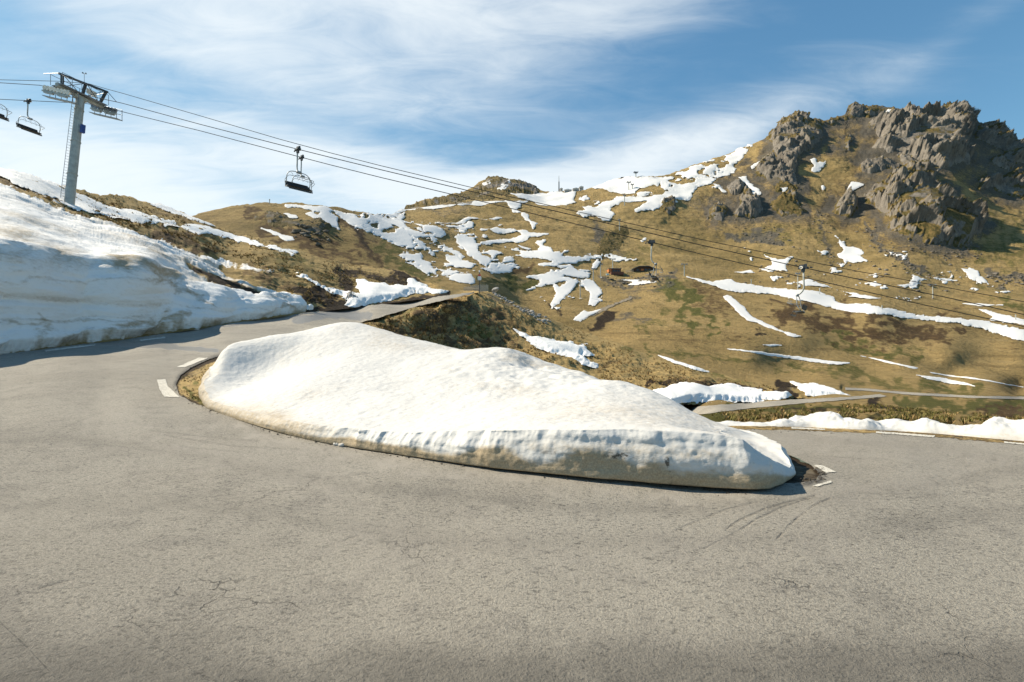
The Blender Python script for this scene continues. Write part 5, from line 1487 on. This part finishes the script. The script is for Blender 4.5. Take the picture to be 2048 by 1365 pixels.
# ---- the lift tower
def make_tower():
    c = Vector((.97, -.22, -.29)).normalized()          # down the line
    cf = Vector((c.x, c.y, 0)).normalized()
    a = Vector((.22, .97, 0)).normalized()              # across the line, away from us
    foot = LEFT.at(138, 412)
    head = ray(161, 196, 48.2)
    up = (head - foot).normalized()
    root = empty('lift_tower', foot, 0, 'grey chairlift tower standing on the snowy left hillside', 'lift tower')
    def loc(p):
        return Vector(p) - foot
    mast = Build()
    mast.tube([loc(foot - up * 1.5), loc(foot + up * 3), loc(head)], .43, 14, True, .36)
    for k in range(3):
        q = loc(foot + (head - foot) * (.28 + .3 * k))
        mast.wheel(q, up, .445 - .02 * k, .34, .06, 14)
    mo = mast.make('mast', M['galv'], root)
    lad = Build()
    side = (-cf * .9 - a * .45).normalized()
    off = side * .62
    w = a * .17
    L = (head - foot).length
    for s in (-1, 1):
        lad.tube([loc(foot + off + w * s + up * .8), loc(foot + off * .85 + w * s + up * (L - .2))], .022, 6)
    for k in range(int(L / .32) - 3):
        q = loc(foot + off * (1 - .15 * k * .32 / L) + up * (1.0 + k * .32))
        lad.tube([q - w, q + w], .016, 5)
        if k % 6 == 0:
            lad.tube([q, q - off * .5], .02, 5)
    lad.make('ladder', M['rail'], root)
    bx = Build()
    q = loc(foot + (head - foot) * .70)
    bx.box(q + cf * .62 + a * .1, (.25, .35, .95), (cf, a, up))
    bx.make('control_box', M['blue'], root, .02)
    # crossarm
    topc = head + up * .25
    n1, n2 = topc - a * 2.15, topc + a * 2.15
    ca = Build()
    ca.beam(loc(n1), loc(n2), .40, .42)
    ca.beam(loc(topc - up * .3 - a * .6), loc(topc - up * .3 + a * .6), .55, .35)
    ca.make('crossarm', M['galv'], root, .02)
    # gantry above
    ga = Build()
    g1 = ray(117, 147, 46.2)
    g2 = ray(216, 185, 50.2)
    ga.beam(loc(g1), loc(g2), .16, .18)
    for t in (.07, .53, .96):
        p = g1 + (g2 - g1) * t
        base_p = n1 + (n2 - n1) * (.05 + .90 * t)
        ga.beam(loc(p), loc(base_p), .20, .20)
    for t0, t1 in ((.10, .52), (.56, .93)):
        ga.tube([loc(g1 + (g2 - g1) * t0), loc(n1 + (n2 - n1) * t1)], .035, 6)
        ga.tube([loc(g1 + (g2 - g1) * t1), loc(n1 + (n2 - n1) * t0)], .03, 6)
    for s in (-1, 1):
        ga.tube([loc(g1), loc(n1 + c * 1.9 * s + up * .9)], .03, 6)
        ga.tube([loc(g2), loc(n2 + c * 1.9 * s + up * .9)], .03, 6)
    ga.make('gantry', M['dark_steel'], root)
    an = Build()
    pm = g1 + (g2 - g1) * .5
    an.tube([loc(pm), loc(pm + Vector((0, 0, 1.0)))], .02, 6)
    an.tube([loc(pm + Vector((0, 0, 1.0)) - c * .25), loc(pm + Vector((0, 0, 1.0)) + c * .25)], .02, 6)
    for s in (-1, 1):
        an.wheel(loc(pm + Vector((0, 0, 1.06)) + c * .22 * s), (0, 0, 1), .07, .02, .1, 8)
    an.make('wind_gauge', M['rail'], root)
    pn = Build()
    pp = topc + a * .95 + up * .95
    pn.box(loc(pp), (.06, .95, .55), (cf, a, Vector((0, 0, 1))))
    pn.make('tower_plate', M['cream'], root)
    # sheave trains with their walkways
    for centre, wall_m in ((ray(113, 181, 46.4), 'cream'), (ray(208, 217, 50.4), 'rail')):
        tr = Build()
        nrm = a.cross(c).normalized()
        if nrm.z < 0:
            nrm = -nrm
        tr.beam(loc(centre - c * 1.9 - nrm * .33), loc(centre + c * 1.9 - nrm * .33), .16, .14)
        for k in range(4):
            q = centre + c * (-1.42 + .95 * k) - nrm * .20
            tr.beam(loc(q - c * .36), loc(q + c * .36), .1, .12)
        for k in range(2):
            q = centre + c * (-.95 + 1.9 * k) - nrm * .42
            tr.beam(loc(q - c * .62), loc(q + c * .62), .22, .22)
        t_o = tr.make('sheave_train', M['galv'], root)
        for k in range(8):
            sw = Build()
            q = centre + c * (-1.66 + .474 * k) + nrm * .02
            sw.wheel(loc(q), a, .235, .115, .13, 20)
            sw.wheel(loc(q), a, .12, .03, .09, 10)
            sw.make('sheave', M[wall_m], t_o)
        wk = Build()
        outer = -a if wall_m == 'cream' else a
        sgn = a * (.75 if wall_m == 'cream' else .55)
        wk.beam(loc(centre - c * 2.1 - nrm * .75 + sgn * .6), loc(centre + c * 2.1 - nrm * .75 + sgn * .6), .62, .06)
        for kk in range(6):
            q = centre + c * (-2.05 + .82 * kk) - nrm * .72 + sgn * 1.05
            wk.tube([loc(q), loc(q + Vector((0, 0, 1.15)))], .028, 6)
        for hgt in (.6, 1.15):
            wk.tube([loc(centre - c * 2.1 - nrm * .72 + sgn * 1.05 + Vector((0, 0, hgt))), loc(centre + c * 2.1 - nrm * .72 + sgn * 1.05 + Vector((0, 0, hgt)))], .026, 6)
        wk.make('walkway', M['rail'], root)
    md = Build()
    for s in (-1, 1):
        e = n1 + (n2 - n1) * .5 + cf * .8 * s
        md.tube([loc(n1 + cf * .8 * s + Vector((0, 0, 1.1))), loc(n2 + cf * .8 * s + Vector((0, 0, 1.1)))], .025, 6)
        for k in range(6):
            q = n1 + (n2 - n1) * (k / 5) + cf * .8 * s
            md.tube([loc(q), loc(q + Vector((0, 0, 1.1)))], .024, 6)
    md.box(loc(topc - up * .02), (1.5, 4.2, .05), (cf, a, cf.cross(a)))
    md.make('middle_walkway', M['rail'], root)


make_tower()


# ---- small far pylons
def pylon(px, py_top, py_foot, arm_px, label, kind='tee'):
    p = FAR.at(px, py_foot)
    Y = p.y
    Hh = (py_foot - py_top) / F * Y
    A = arm_px / F * Y
    r = max(.16, .0011 * Y)
    root = empty('lift_pylon', p, 0, label, 'lift pylon', 'small far lift pylons')
    b = Build()
    b.tube([(0, 0, -Hh * .08), (0, 0, Hh)], r, 8, True, r * .8)
    b.make('mast', M['galv'], root)
    b = Build()
    b.beam((-A / 2, 0, Hh), (A / 2, 0, Hh), r * 1.3, r * 1.5)
    if kind == 'double':
        b.beam((-A * .35, 0, Hh * .84), (A * .35, 0, Hh * .84), r, r)
        b.beam((-A * .5, 0, Hh * 1.08), (A * .2, 0, Hh * 1.08), r, r)
    for s in (-1, 1):
        b.tube([(s * A / 2, 0, Hh * .93), (s * A / 2, 0, Hh * 1.07)], r * .7, 6)
        b.beam((s * A * .42, -r * 4, Hh * 1.02), (s * A * .42, r * 4, Hh * 1.02), r, r)
    b.make('crossarm', M['rail'], root)


PYL = [(1160, 560, 596, 13, 'pylon between the two snow tongues'), (1187, 536, 562, 7, 'pylon standing left of the snow strewn bank by the orange building'), (1202, 526, 553, 7, 'thin pylon just left of the orange building'), (1226, 516, 541, 10, 'pylon rising behind the orange building'),
       (1368, 532, 556, 11, 'grey pylon on the brow right of the dark chalet'), (1596, 546, 579, 7, 'pole directly behind the right chairlift chair'), (1867, 568, 595, 10, 'lone pylon on the open slope at the far right'), (1257, 361, 378, 7, 'pylon at the left of the pair on the snowy ridge'),
       (1264, 365, 376, 5, 'short pylon beside another on the snowy ridge'), (1272, 349, 360, 8, 'tall framed pylon on top of the snowy skyline'), (1249, 391, 412, 5, 'slim pylon on brown ground below the ridge snowfield'), (1239, 440, 462, 4, 'faint pylon above the dark rock patch')]
for a_ in PYL:
    pylon(*a_, 'double' if 'framed' in a_[4] else 'tee')


def snow_pole(px, y0, y1, label, lean=0.0):
    p = FAR.at(px, y1)
    b = Build()
    Hh = (y1 - y0) / F * p.y
    b.tube([(0, 0, -.3), (lean * Hh, 0, Hh)], .0008 * p.y, 6)
    b.tube([(lean * Hh * .8, 0, Hh * .8), (lean * Hh, 0, Hh)], .0012 * p.y, 6)
    o = b.make('snow_pole', M['galv'])
    o.location = p
    tag(o, label, 'marker pole', 'piste marker poles')


snow_pole(1640, 575, 590, 'leaning marker pole right of the chair on the longest snow strip', -.0)
snow_pole(1502, 562, 572, 'thin marker pole at the left part of the longest snow strip')
snow_pole(1766, 608, 618, 'thin marker pole on the middle of the longest snow strip')
snow_pole(2032, 628, 640, 'thin marker pole near the right frame edge')
snow_pole(539, 398, 408, 'lone marker post on the crest of the rounded brown hill')

# ---- buildings
def local_box(bld, x0, x1, y0, y1, z0, z1):
    bld.box(((x0 + x1) / 2, (y0 + y1) / 2, (z0 + z1) / 2), (x1 - x0, y1 - y0, z1 - z0))


def ski_hut():
    p = FAR.at(1232, 546)
    s = p.y / F
    root = empty('ski_hut', p, 0, 'orange hut with shade painted dark on its front beside the snow streaked bank', 'hut')
    b = Build()
    local_box(b, -14 * s, 10.5 * s, 0, 5, -1, 10 * s)
    b.make('wall', M['orange_shaded'], root)
    b = Build()
    local_box(b, -14.4 * s, -9 * s, -.25, 5.1, 3.5 * s, 10.2 * s)
    b.make('end_panel', M['orange'], root)
    b = Build()
    local_box(b, -15 * s, 11.2 * s, -.7, 5.6, 10.3 * s, 10.9 * s)
    b.make('roof', M['roof'], root)
    for k in range(3):
        b = Build()
        local_box(b, (-6 + 5 * k) * s, (-2.6 + 5 * k) * s, -.06, .02, 4.5 * s, 8.2 * s)
        b.make('window', M['glass'], root)
    b = Build()
    local_box(b, -12 * s, 13 * s, -3.4, -.3, -1.0, 2.2 * s)
    b.make('terrace', M['orange_shaded'], root)
    p2 = FAR.at(1216, 548)
    b = Build()
    local_box(b, -2.5 * s, 2.5 * s, 0, 2, -.4, 3.4 * s)
    o = b.make('ticket_kiosk', make_flat('pale_blue_panel', (0.42, 0.55, 0.58), .5), None, .03)
    o.location = p2
    tag(o, 'pale blue kiosk at the left foot of the orange hut', 'kiosk')


def chalet():
    p = FAR.at(1285, 543)
    s = p.y / F
    root = empty('chalet', p, 0, 'dark timber chalet with a low grey roof on the gravel knoll', 'chalet')
    b = Build()
    local_box(b, -20 * s, 22 * s, 0, 8, -1.5, 5.5 * s)
    b.make('wall', M['wood_dark'], root)
    b = Build()
    b.prism([(-23 * s, 3.2 * s), (-8 * s, 9.6 * s), (12 * s, 9.8 * s), (25 * s, 4.6 * s), (25 * s, 5.3 * s), (12 * s, 10.6 * s), (-8 * s, 10.4 * s), (-23 * s, 4 * s)], -1.4, 9)
    b.make('roof', M['roof'], root)
    b = Build()
    b.prism([(-20 * s, 4.2 * s), (-8 * s, 9.4 * s), (12 * s, 9.6 * s), (22 * s, 5.4 * s)], -.08, .1)
    b.make('gable', M['wood_dark'], root)
    for x0, x1, m in ((-12, -8, 'glass'), (-3, 2, 'orange'), (5, 9, 'glass'), (12, 16, 'glass')):
        b = Build()
        local_box(b, x0 * s, x1 * s, -.14, -.09, 1.6 * s, 5.0 * s)
        b.make('window', M[m], root)
    b = Build()
    for k in range(14):
        x = (-34 + 1.15 * k) * s
        b.tube([(x, -1, -1.2), (x, -1, (1.2 + .18 * k) * s)], .07, 5)
    b.beam((-34 * s, -1, 1.0 * s), (-19 * s, -1, 3.2 * s), .1, .1)
    b.make('stair_rail', M['wood'], root)


def ridge_station():
    p = FAR.at(1130, 386)
    s = p.y / F
    for i, (x, y0, w, h, lb) in enumerate(((1123, 383, 5, 6, 'white block house at the left end of the summit station'), (1136, 385, 14, 6, 'long pale building in the middle of the summit station'), (1152, 382, 12, 7, 'stepped pale building at the right of the summit station'), (1163, 379, 8, 7, 'pale hall with a mast at the right end of the summit station'))):
        q = FAR.at(x, y0 + 1)
        root = empty('station_building', q, 0, lb, 'building', 'buildings of the far summit station')
        b = Build()
        local_box(b, -w / 2 * s, w / 2 * s, 0, 8, -2, h * .8 * s)
        b.make('wall', M['concrete'], root)
        b = Build()
        b.prism([(-w / 2 * s - .4, h * .8 * s + .02), (0, h * 1.1 * s), (w / 2 * s + .4, h * .8 * s + .02)], -.6, 8.6)
        b.make('roof', M['white'], root)
        b = Build()
        for k in range(max(1, int(w / 3))):
            local_box(b, (-w / 2 + .8 + 3 * k) * s, (-w / 2 + 2.3 + 3 * k) * s, -.15, -.05, 1.2 * s, 2.8 * s)
        b.make('window_row', M['glass'], root)
    q = FAR.at(1118, 386)
    root = empty('radio_mast', q, 0, 'thin radio mast on the skyline at the summit station', 'mast')
    b = Build()
    b.tube([(0, 0, -1), (0, 0, 20 * s)], .85, 8, True, .7)
    b.make('lower_mast', M['rail'], root)
    b = Build()
    b.tube([(0, 0, 20 * s), (0, 0, 32 * s)], .42, 6, True, .25)
    b.make('antenna', M['galv'], root)
    q = FAR.at(1106, 387)
    bm = bmesh.new()
    bmesh.ops.create_uvsphere(bm, u_segments=16, v_segments=10, radius=2.0 * s)
    me = bpy.data.meshes.new('radar_dome')
    bm.to_mesh(me)
    bm.free()
    me.polygons.foreach_set('use_smooth', [True] * len(me.polygons))
    me.materials.append(M['white'])
    o = bpy.data.objects.new('radar_dome', me)
    o.location = q + Vector((0, 0, 1.2 * s))
    COL.objects.link(o)
    tag(o, 'small white radar dome left of the radio mast', 'dome')
    q = FAR.at(1248, 353)
    q = FAR.at(1247, 362)
    b = Build()
    b.prism([(-5 * s, 0), (-4 * s, 2.6 * s), (4.2 * s, 3.0 * s), (5 * s, 0)], 0, 6)
    o = b.make('ridge_shelter', M['wood_dark'])
    o.location = q
    tag(o, 'small dark shelter on the snowy skyline', 'shelter')
    q = FAR.at(1205, 510)
    b = Build()
    r = 2.2 * q.y / F
    n = 10
    vs = [(r * math.cos(2 * math.pi * k / n), r * math.sin(2 * math.pi * k / n), 0) for k in range(n)] + [(.7 * r * math.cos(2 * math.pi * k / n), .7 * r * math.sin(2 * math.pi * k / n), r * .9) for k in range(n)] + [(0, 0, r * 2.2)]
    b.add(vs, [(k, (k + 1) % n, n + (k + 1) % n, n + k) for k in range(n)] + [(n + k, n + (k + 1) % n, 2 * n) for k in range(n)])
    o = b.make('cone_tent', M['white'])
    o.location = q
    tag(o, 'little white cone shaped tent above the orange hut', 'tent')


ski_hut()
chalet()
ridge_station()


# ---- road sign, snow fence and boulders at the crest of the upper road
def sign_and_fence():
    Y = 80.0
    p = ray(959, 583, Y)
    s = Y / F
    root = empty('road_sign', p, 0, 'red and white road sign on a post at the crest of the upper road', 'road sign')
    b = Build()
    b.tube([(0, 0, -.4), (0, 0, 41 * s)], .065, 8)
    b.make('post', M['dark_steel'], root)
    b = Build()
    b.prism([(-3.4 * s, 22 * s), (3.4 * s, 22 * s), (4 * s, 26.5 * s), (2.6 * s, 30 * s), (-2.6 * s, 30 * s), (-4 * s, 26.5 * s)], -.10, -.07)
    b.make('lower_plate', M['white'], root)
    b = Build()
    b.prism([(-2.8 * s, 30.3 * s), (2.8 * s, 30.3 * s), (2.8 * s, 33.5 * s), (-2.8 * s, 33.5 * s)], -.10, -.07)
    b.make('upper_plate', M['red'], root)
    b = Build()
    b.tube([(0, 0, 38 * s), (0, 0, 42 * s)], .11, 8)
    b.make('post_cap', M['white'], root)
    root = empty('snow_fence', ray(950, 583, 84), 0, 'low fence of weathered wooden stakes behind the road sign', 'fence')
    rr = random.Random(5)
    rail = Build()
    pts = [ray(928, 580, 92), ray(945, 581, 88), ray(960, 582, 85), ray(976, 581, 86)]
    o0 = root.location
    for k in range(30):
        t = k / 29 * 2.999
        i = int(t)
        q = pts[i].lerp(pts[i + 1], t - i)
        hh = (.5 + .62 * min(1, k / 16)) * rr.uniform(.85, 1.1)
        b = Build()
        b.box(q - o0 + Vector((0, 0, hh / 2 - .1)), (.13, .06, hh + .2))
        b.make('stake', M['wood'], root)
    for i in range(3):
        rail.beam(pts[i] - o0 + Vector((0, .06, .35)), pts[i + 1] - o0 + Vector((0, .06, .45)), .05, .07)
    rail.make('rail', M['wood'], root)


sign_and_fence()


def boulders():
    rr = random.Random(11)
    protos = []
    for v in range(7):
        bm = bmesh.new()
        bmesh.ops.create_icosphere(bm, subdivisions=3, radius=1.0)
        P = np.array([q.co[:] for q in bm.verts])
        axes = RNG.randn(9, 3)
        axes /= np.linalg.norm(axes, axis=1, keepdims=True)
        d = np.minimum.reduce([np.full(len(P), 9.0)] + [(.62 + .25 * RNG.rand()) / np.maximum(P @ ax, 1e-3) for ax in axes])
        d = np.minimum(d, 1.0) * (1 + .05 * fbm(P * 2.2 + v * 5, 3))
        for q, k in zip(bm.verts, d):
            q.co *= float(k)
        me = bpy.data.meshes.new('boulder')
        bm.to_mesh(me)
        bm.free()
        me.materials.append(M['rock_small'])
        at = me.attributes.new('turf', 'FLOAT', 'POINT')
        at.data.foreach_set('value', np.full(len(me.vertices), -.6, np.float32))
        protos.append(me)
    def put(px, py, rpx, label, grp):
        p = EMB.at(px, py)
        r = rpx / F * p.y
        o = bpy.data.objects.new('boulder', protos[rr.randrange(7)])
        o.location = p + Vector((0, 0, r * .15))
        o.scale = (r * rr.uniform(.9, 1.5), r * rr.uniform(.8, 1.1), r * rr.uniform(.6, .95))
        o.rotation_euler = (rr.uniform(-.4, .4), rr.uniform(-.4, .4), rr.uniform(0, 6))
        COL.objects.link(o)
        tag(o, label, 'boulder', grp)
    line = [(988, 588), (1002, 596), (1020, 606), (1040, 616), (1060, 626), (1080, 634), (1100, 642)]
    for k in range(58):
        t = k / 57 * 5.999
        i = int(t)
        x = line[i][0] + (line[i + 1][0] - line[i][0]) * (t - i)
        y = line[i][1] + (line[i + 1][1] - line[i][1]) * (t - i)
        wd = 3 + 5.5 * t / 6
        dy = rr.uniform(-.6, 1.0) * wd
        put(x + rr.uniform(-4, 4), y + dy, rr.uniform(1.9, 4.4) * (1 if t < 4 else 1.25), 'grey boulder in the row of rocks down the grassy bank', 'boulders in the rock row on the bank')
    put(991, 581, 6.0, 'pale block of stone at the top of the rock row', None)


boulders()

# ------------------------------------------------------------------ loose ground cover
def scatter_tufts(name, label, surf, spots, rmin, rmax, seed, blades=7):
    """spots: (polygon, count, green share)"""
    r = np.random.RandomState(seed)
    V, Fc, tone, grn = [], [], [], []
    for poly, n, g in spots:
        P = np.array(poly, float)
        x = r.uniform(P[:, 0].min(), P[:, 0].max(), n * 4)
        y = r.uniform(P[:, 1].min(), P[:, 1].max(), n * 4)
        m = poly_sd(x, y, P) > 0
        x, y = x[m][:n], y[m][:n]
        k = fbm(np.stack([x / 22, y / 11, 0 * x + seed], -1), 3)
        m = k > -.25
        x, y = x[m], y[m]
        Q, nn = surf.pos(x, y, True)
        for q in Q:
            h = r.uniform(rmin, rmax)
            t0 = r.rand()
            gr = 1.0 if r.rand() < g else 0.0
            for b in range(blades):
                a = r.uniform(0, 6.283)
                lean = r.uniform(.15, .8) * h
                w = h * r.uniform(.10, .2)
                c, s = math.cos(a), math.sin(a)
                o = len(V)
                bx, by = q[0] + c * h * .15, q[1] + s * h * .15
                V += [(bx - s * w, by + c * w, q[2] - .05 * h), (bx + s * w, by - c * w, q[2] - .05 * h), (bx + c * lean, by + s * lean, q[2] + h * r.uniform(.6, 1.0))]
                Fc.append((o, o + 1, o + 2))
                tone += [max(0, t0 * .6), max(0, t0 * .6), t0]
                grn += [gr * .7] * 3
    o = mesh_object(name, V, Fc, M['tuft'], False, {'tone': tone, 'green': grn})
    tag(o, label, kind='stuff')


scatter_tufts('grass_tufts', 'dry grass tufts on the bank below the upper road', EMB,
              [([(720, 650), (830, 616), (950, 588), (1000, 600), (1100, 640), (1240, 694), (1420, 748), (1560, 778), (1560, 795), (1300, 800), (1010, 720), (760, 690)], 4200, .12)], .14, .34, 3)
scatter_tufts('hillside_tufts', 'dry grass tufts on the hill left of the road', LEFT,
              [([(160, 390), (300, 415), (380, 436), (600, 508), (745, 536), (860, 570), (880, 582), (740, 575), (600, 560), (480, 520), (330, 474), (200, 440)], 3800, .12), ([(0, 363), (90, 402), (180, 440), (150, 436), (60, 390)], 260, 0), ([(600, 560), (690, 590), (660, 612), (620, 610), (570, 580)], 220, 0)], .14, .36, 4)
scatter_tufts('bank_tufts', 'rough grass between the lower road and the snow ridge', FAR,
              [([(1400, 836), (1500, 822), (1640, 810), (1760, 808), (1900, 826), (2060, 836), (2060, 848), (1900, 850), (1640, 842), (1440, 848)], 2600, .75)], .10, .24, 5)
scatter_tufts('verge_tufts', 'short turf at the left tip of the bend', GROUND,
              [([(362, 752), (400, 732), (460, 712), (470, 730), (430, 770), (420, 812), (388, 800), (362, 785)], 700, .4)], .02, .06, 6, 6)


def scatter_stones(name, label, surf, lines, seed, mat, rmin, rmax):
    r = np.random.RandomState(seed)
    bm = bmesh.new()
    bmesh.ops.create_icosphere(bm, subdivisions=1, radius=1.0)
    base = np.array([v.co[:] for v in bm.verts])
    fac = np.array([[v.index for v in f.verts] for f in bm.faces])
    bm.free()
    V, Fc = [], []
    for pts, n, spread in lines:
        L = np.array(pts, float)
        t = r.rand(n) * (len(L) - 1)
        i = t.astype(int)
        p = L[i] + (L[np.minimum(i + 1, len(L) - 1)] - L[i]) * (t - i)[:, None]
        p = p + r.randn(n, 2) * np.array([spread * 1.6, spread])
        Q = surf.pos(p[:, 0], p[:, 1])
        for q in Q:
            s = rmin + (rmax - rmin) * r.rand() ** 3
            B = base * (1 + .28 * r.randn(len(base), 1)).clip(.5, 1.5) * s * np.array([r.uniform(.8, 1.4), r.uniform(.8, 1.3), r.uniform(.5, .9)])
            V.append(B + q + np.array([0, 0, s * .25]))
            Fc.append(fac + len(base) * len(Fc))
    o = mesh_object(name, np.concatenate(V), np.concatenate(Fc), mat, False, {'turf': np.full(len(V) * len(base), -.6)})
    tag(o, label, kind='stuff')


scatter_stones('gravel', 'loose gravel along the road edges and the foot of the snow', GROUND,
               [([(352, 760), (356, 780), (385, 806), (430, 824)], 160, 3), ([(430, 824), (560, 868), (700, 897), (900, 930), (1200, 963), (1500, 985)], 260, 3), ([(1600, 965), (1650, 955), (1640, 935)], 90, 3),
                ([(1445, 856), (1800, 868), (2048, 886)], 220, 2), ([(0, 712), (300, 674), (610, 627)], 120, 2), ([(380, 735), (455, 706)], 80, 2)], 8, M['rock'], .005, .02)
scatter_stones('scree_stones', 'loose stones scattered below the crags and down the gullies', FAR,
               [([(1500, 470), (1580, 480)], 120, 12), ([(1640, 420), (1650, 470), (1665, 520)], 120, 6), ([(1730, 450), (1770, 500), (1850, 550)], 170, 6), ([(1980, 560), (2060, 566)], 160, 7), ([(1560, 300), (1590, 380), (1600, 420)], 90, 9), ([(1760, 480), (1900, 510), (1960, 505)], 150, 12),
                ([(1450, 430), (1540, 440)], 90, 12), ([(1215, 560), (1340, 562)], 120, 7), ([(1500, 540), (1900, 560)], 160, 18), ([(600, 460), (650, 480)], 50, 8)], 9, M['rock'], .25, 1.1)
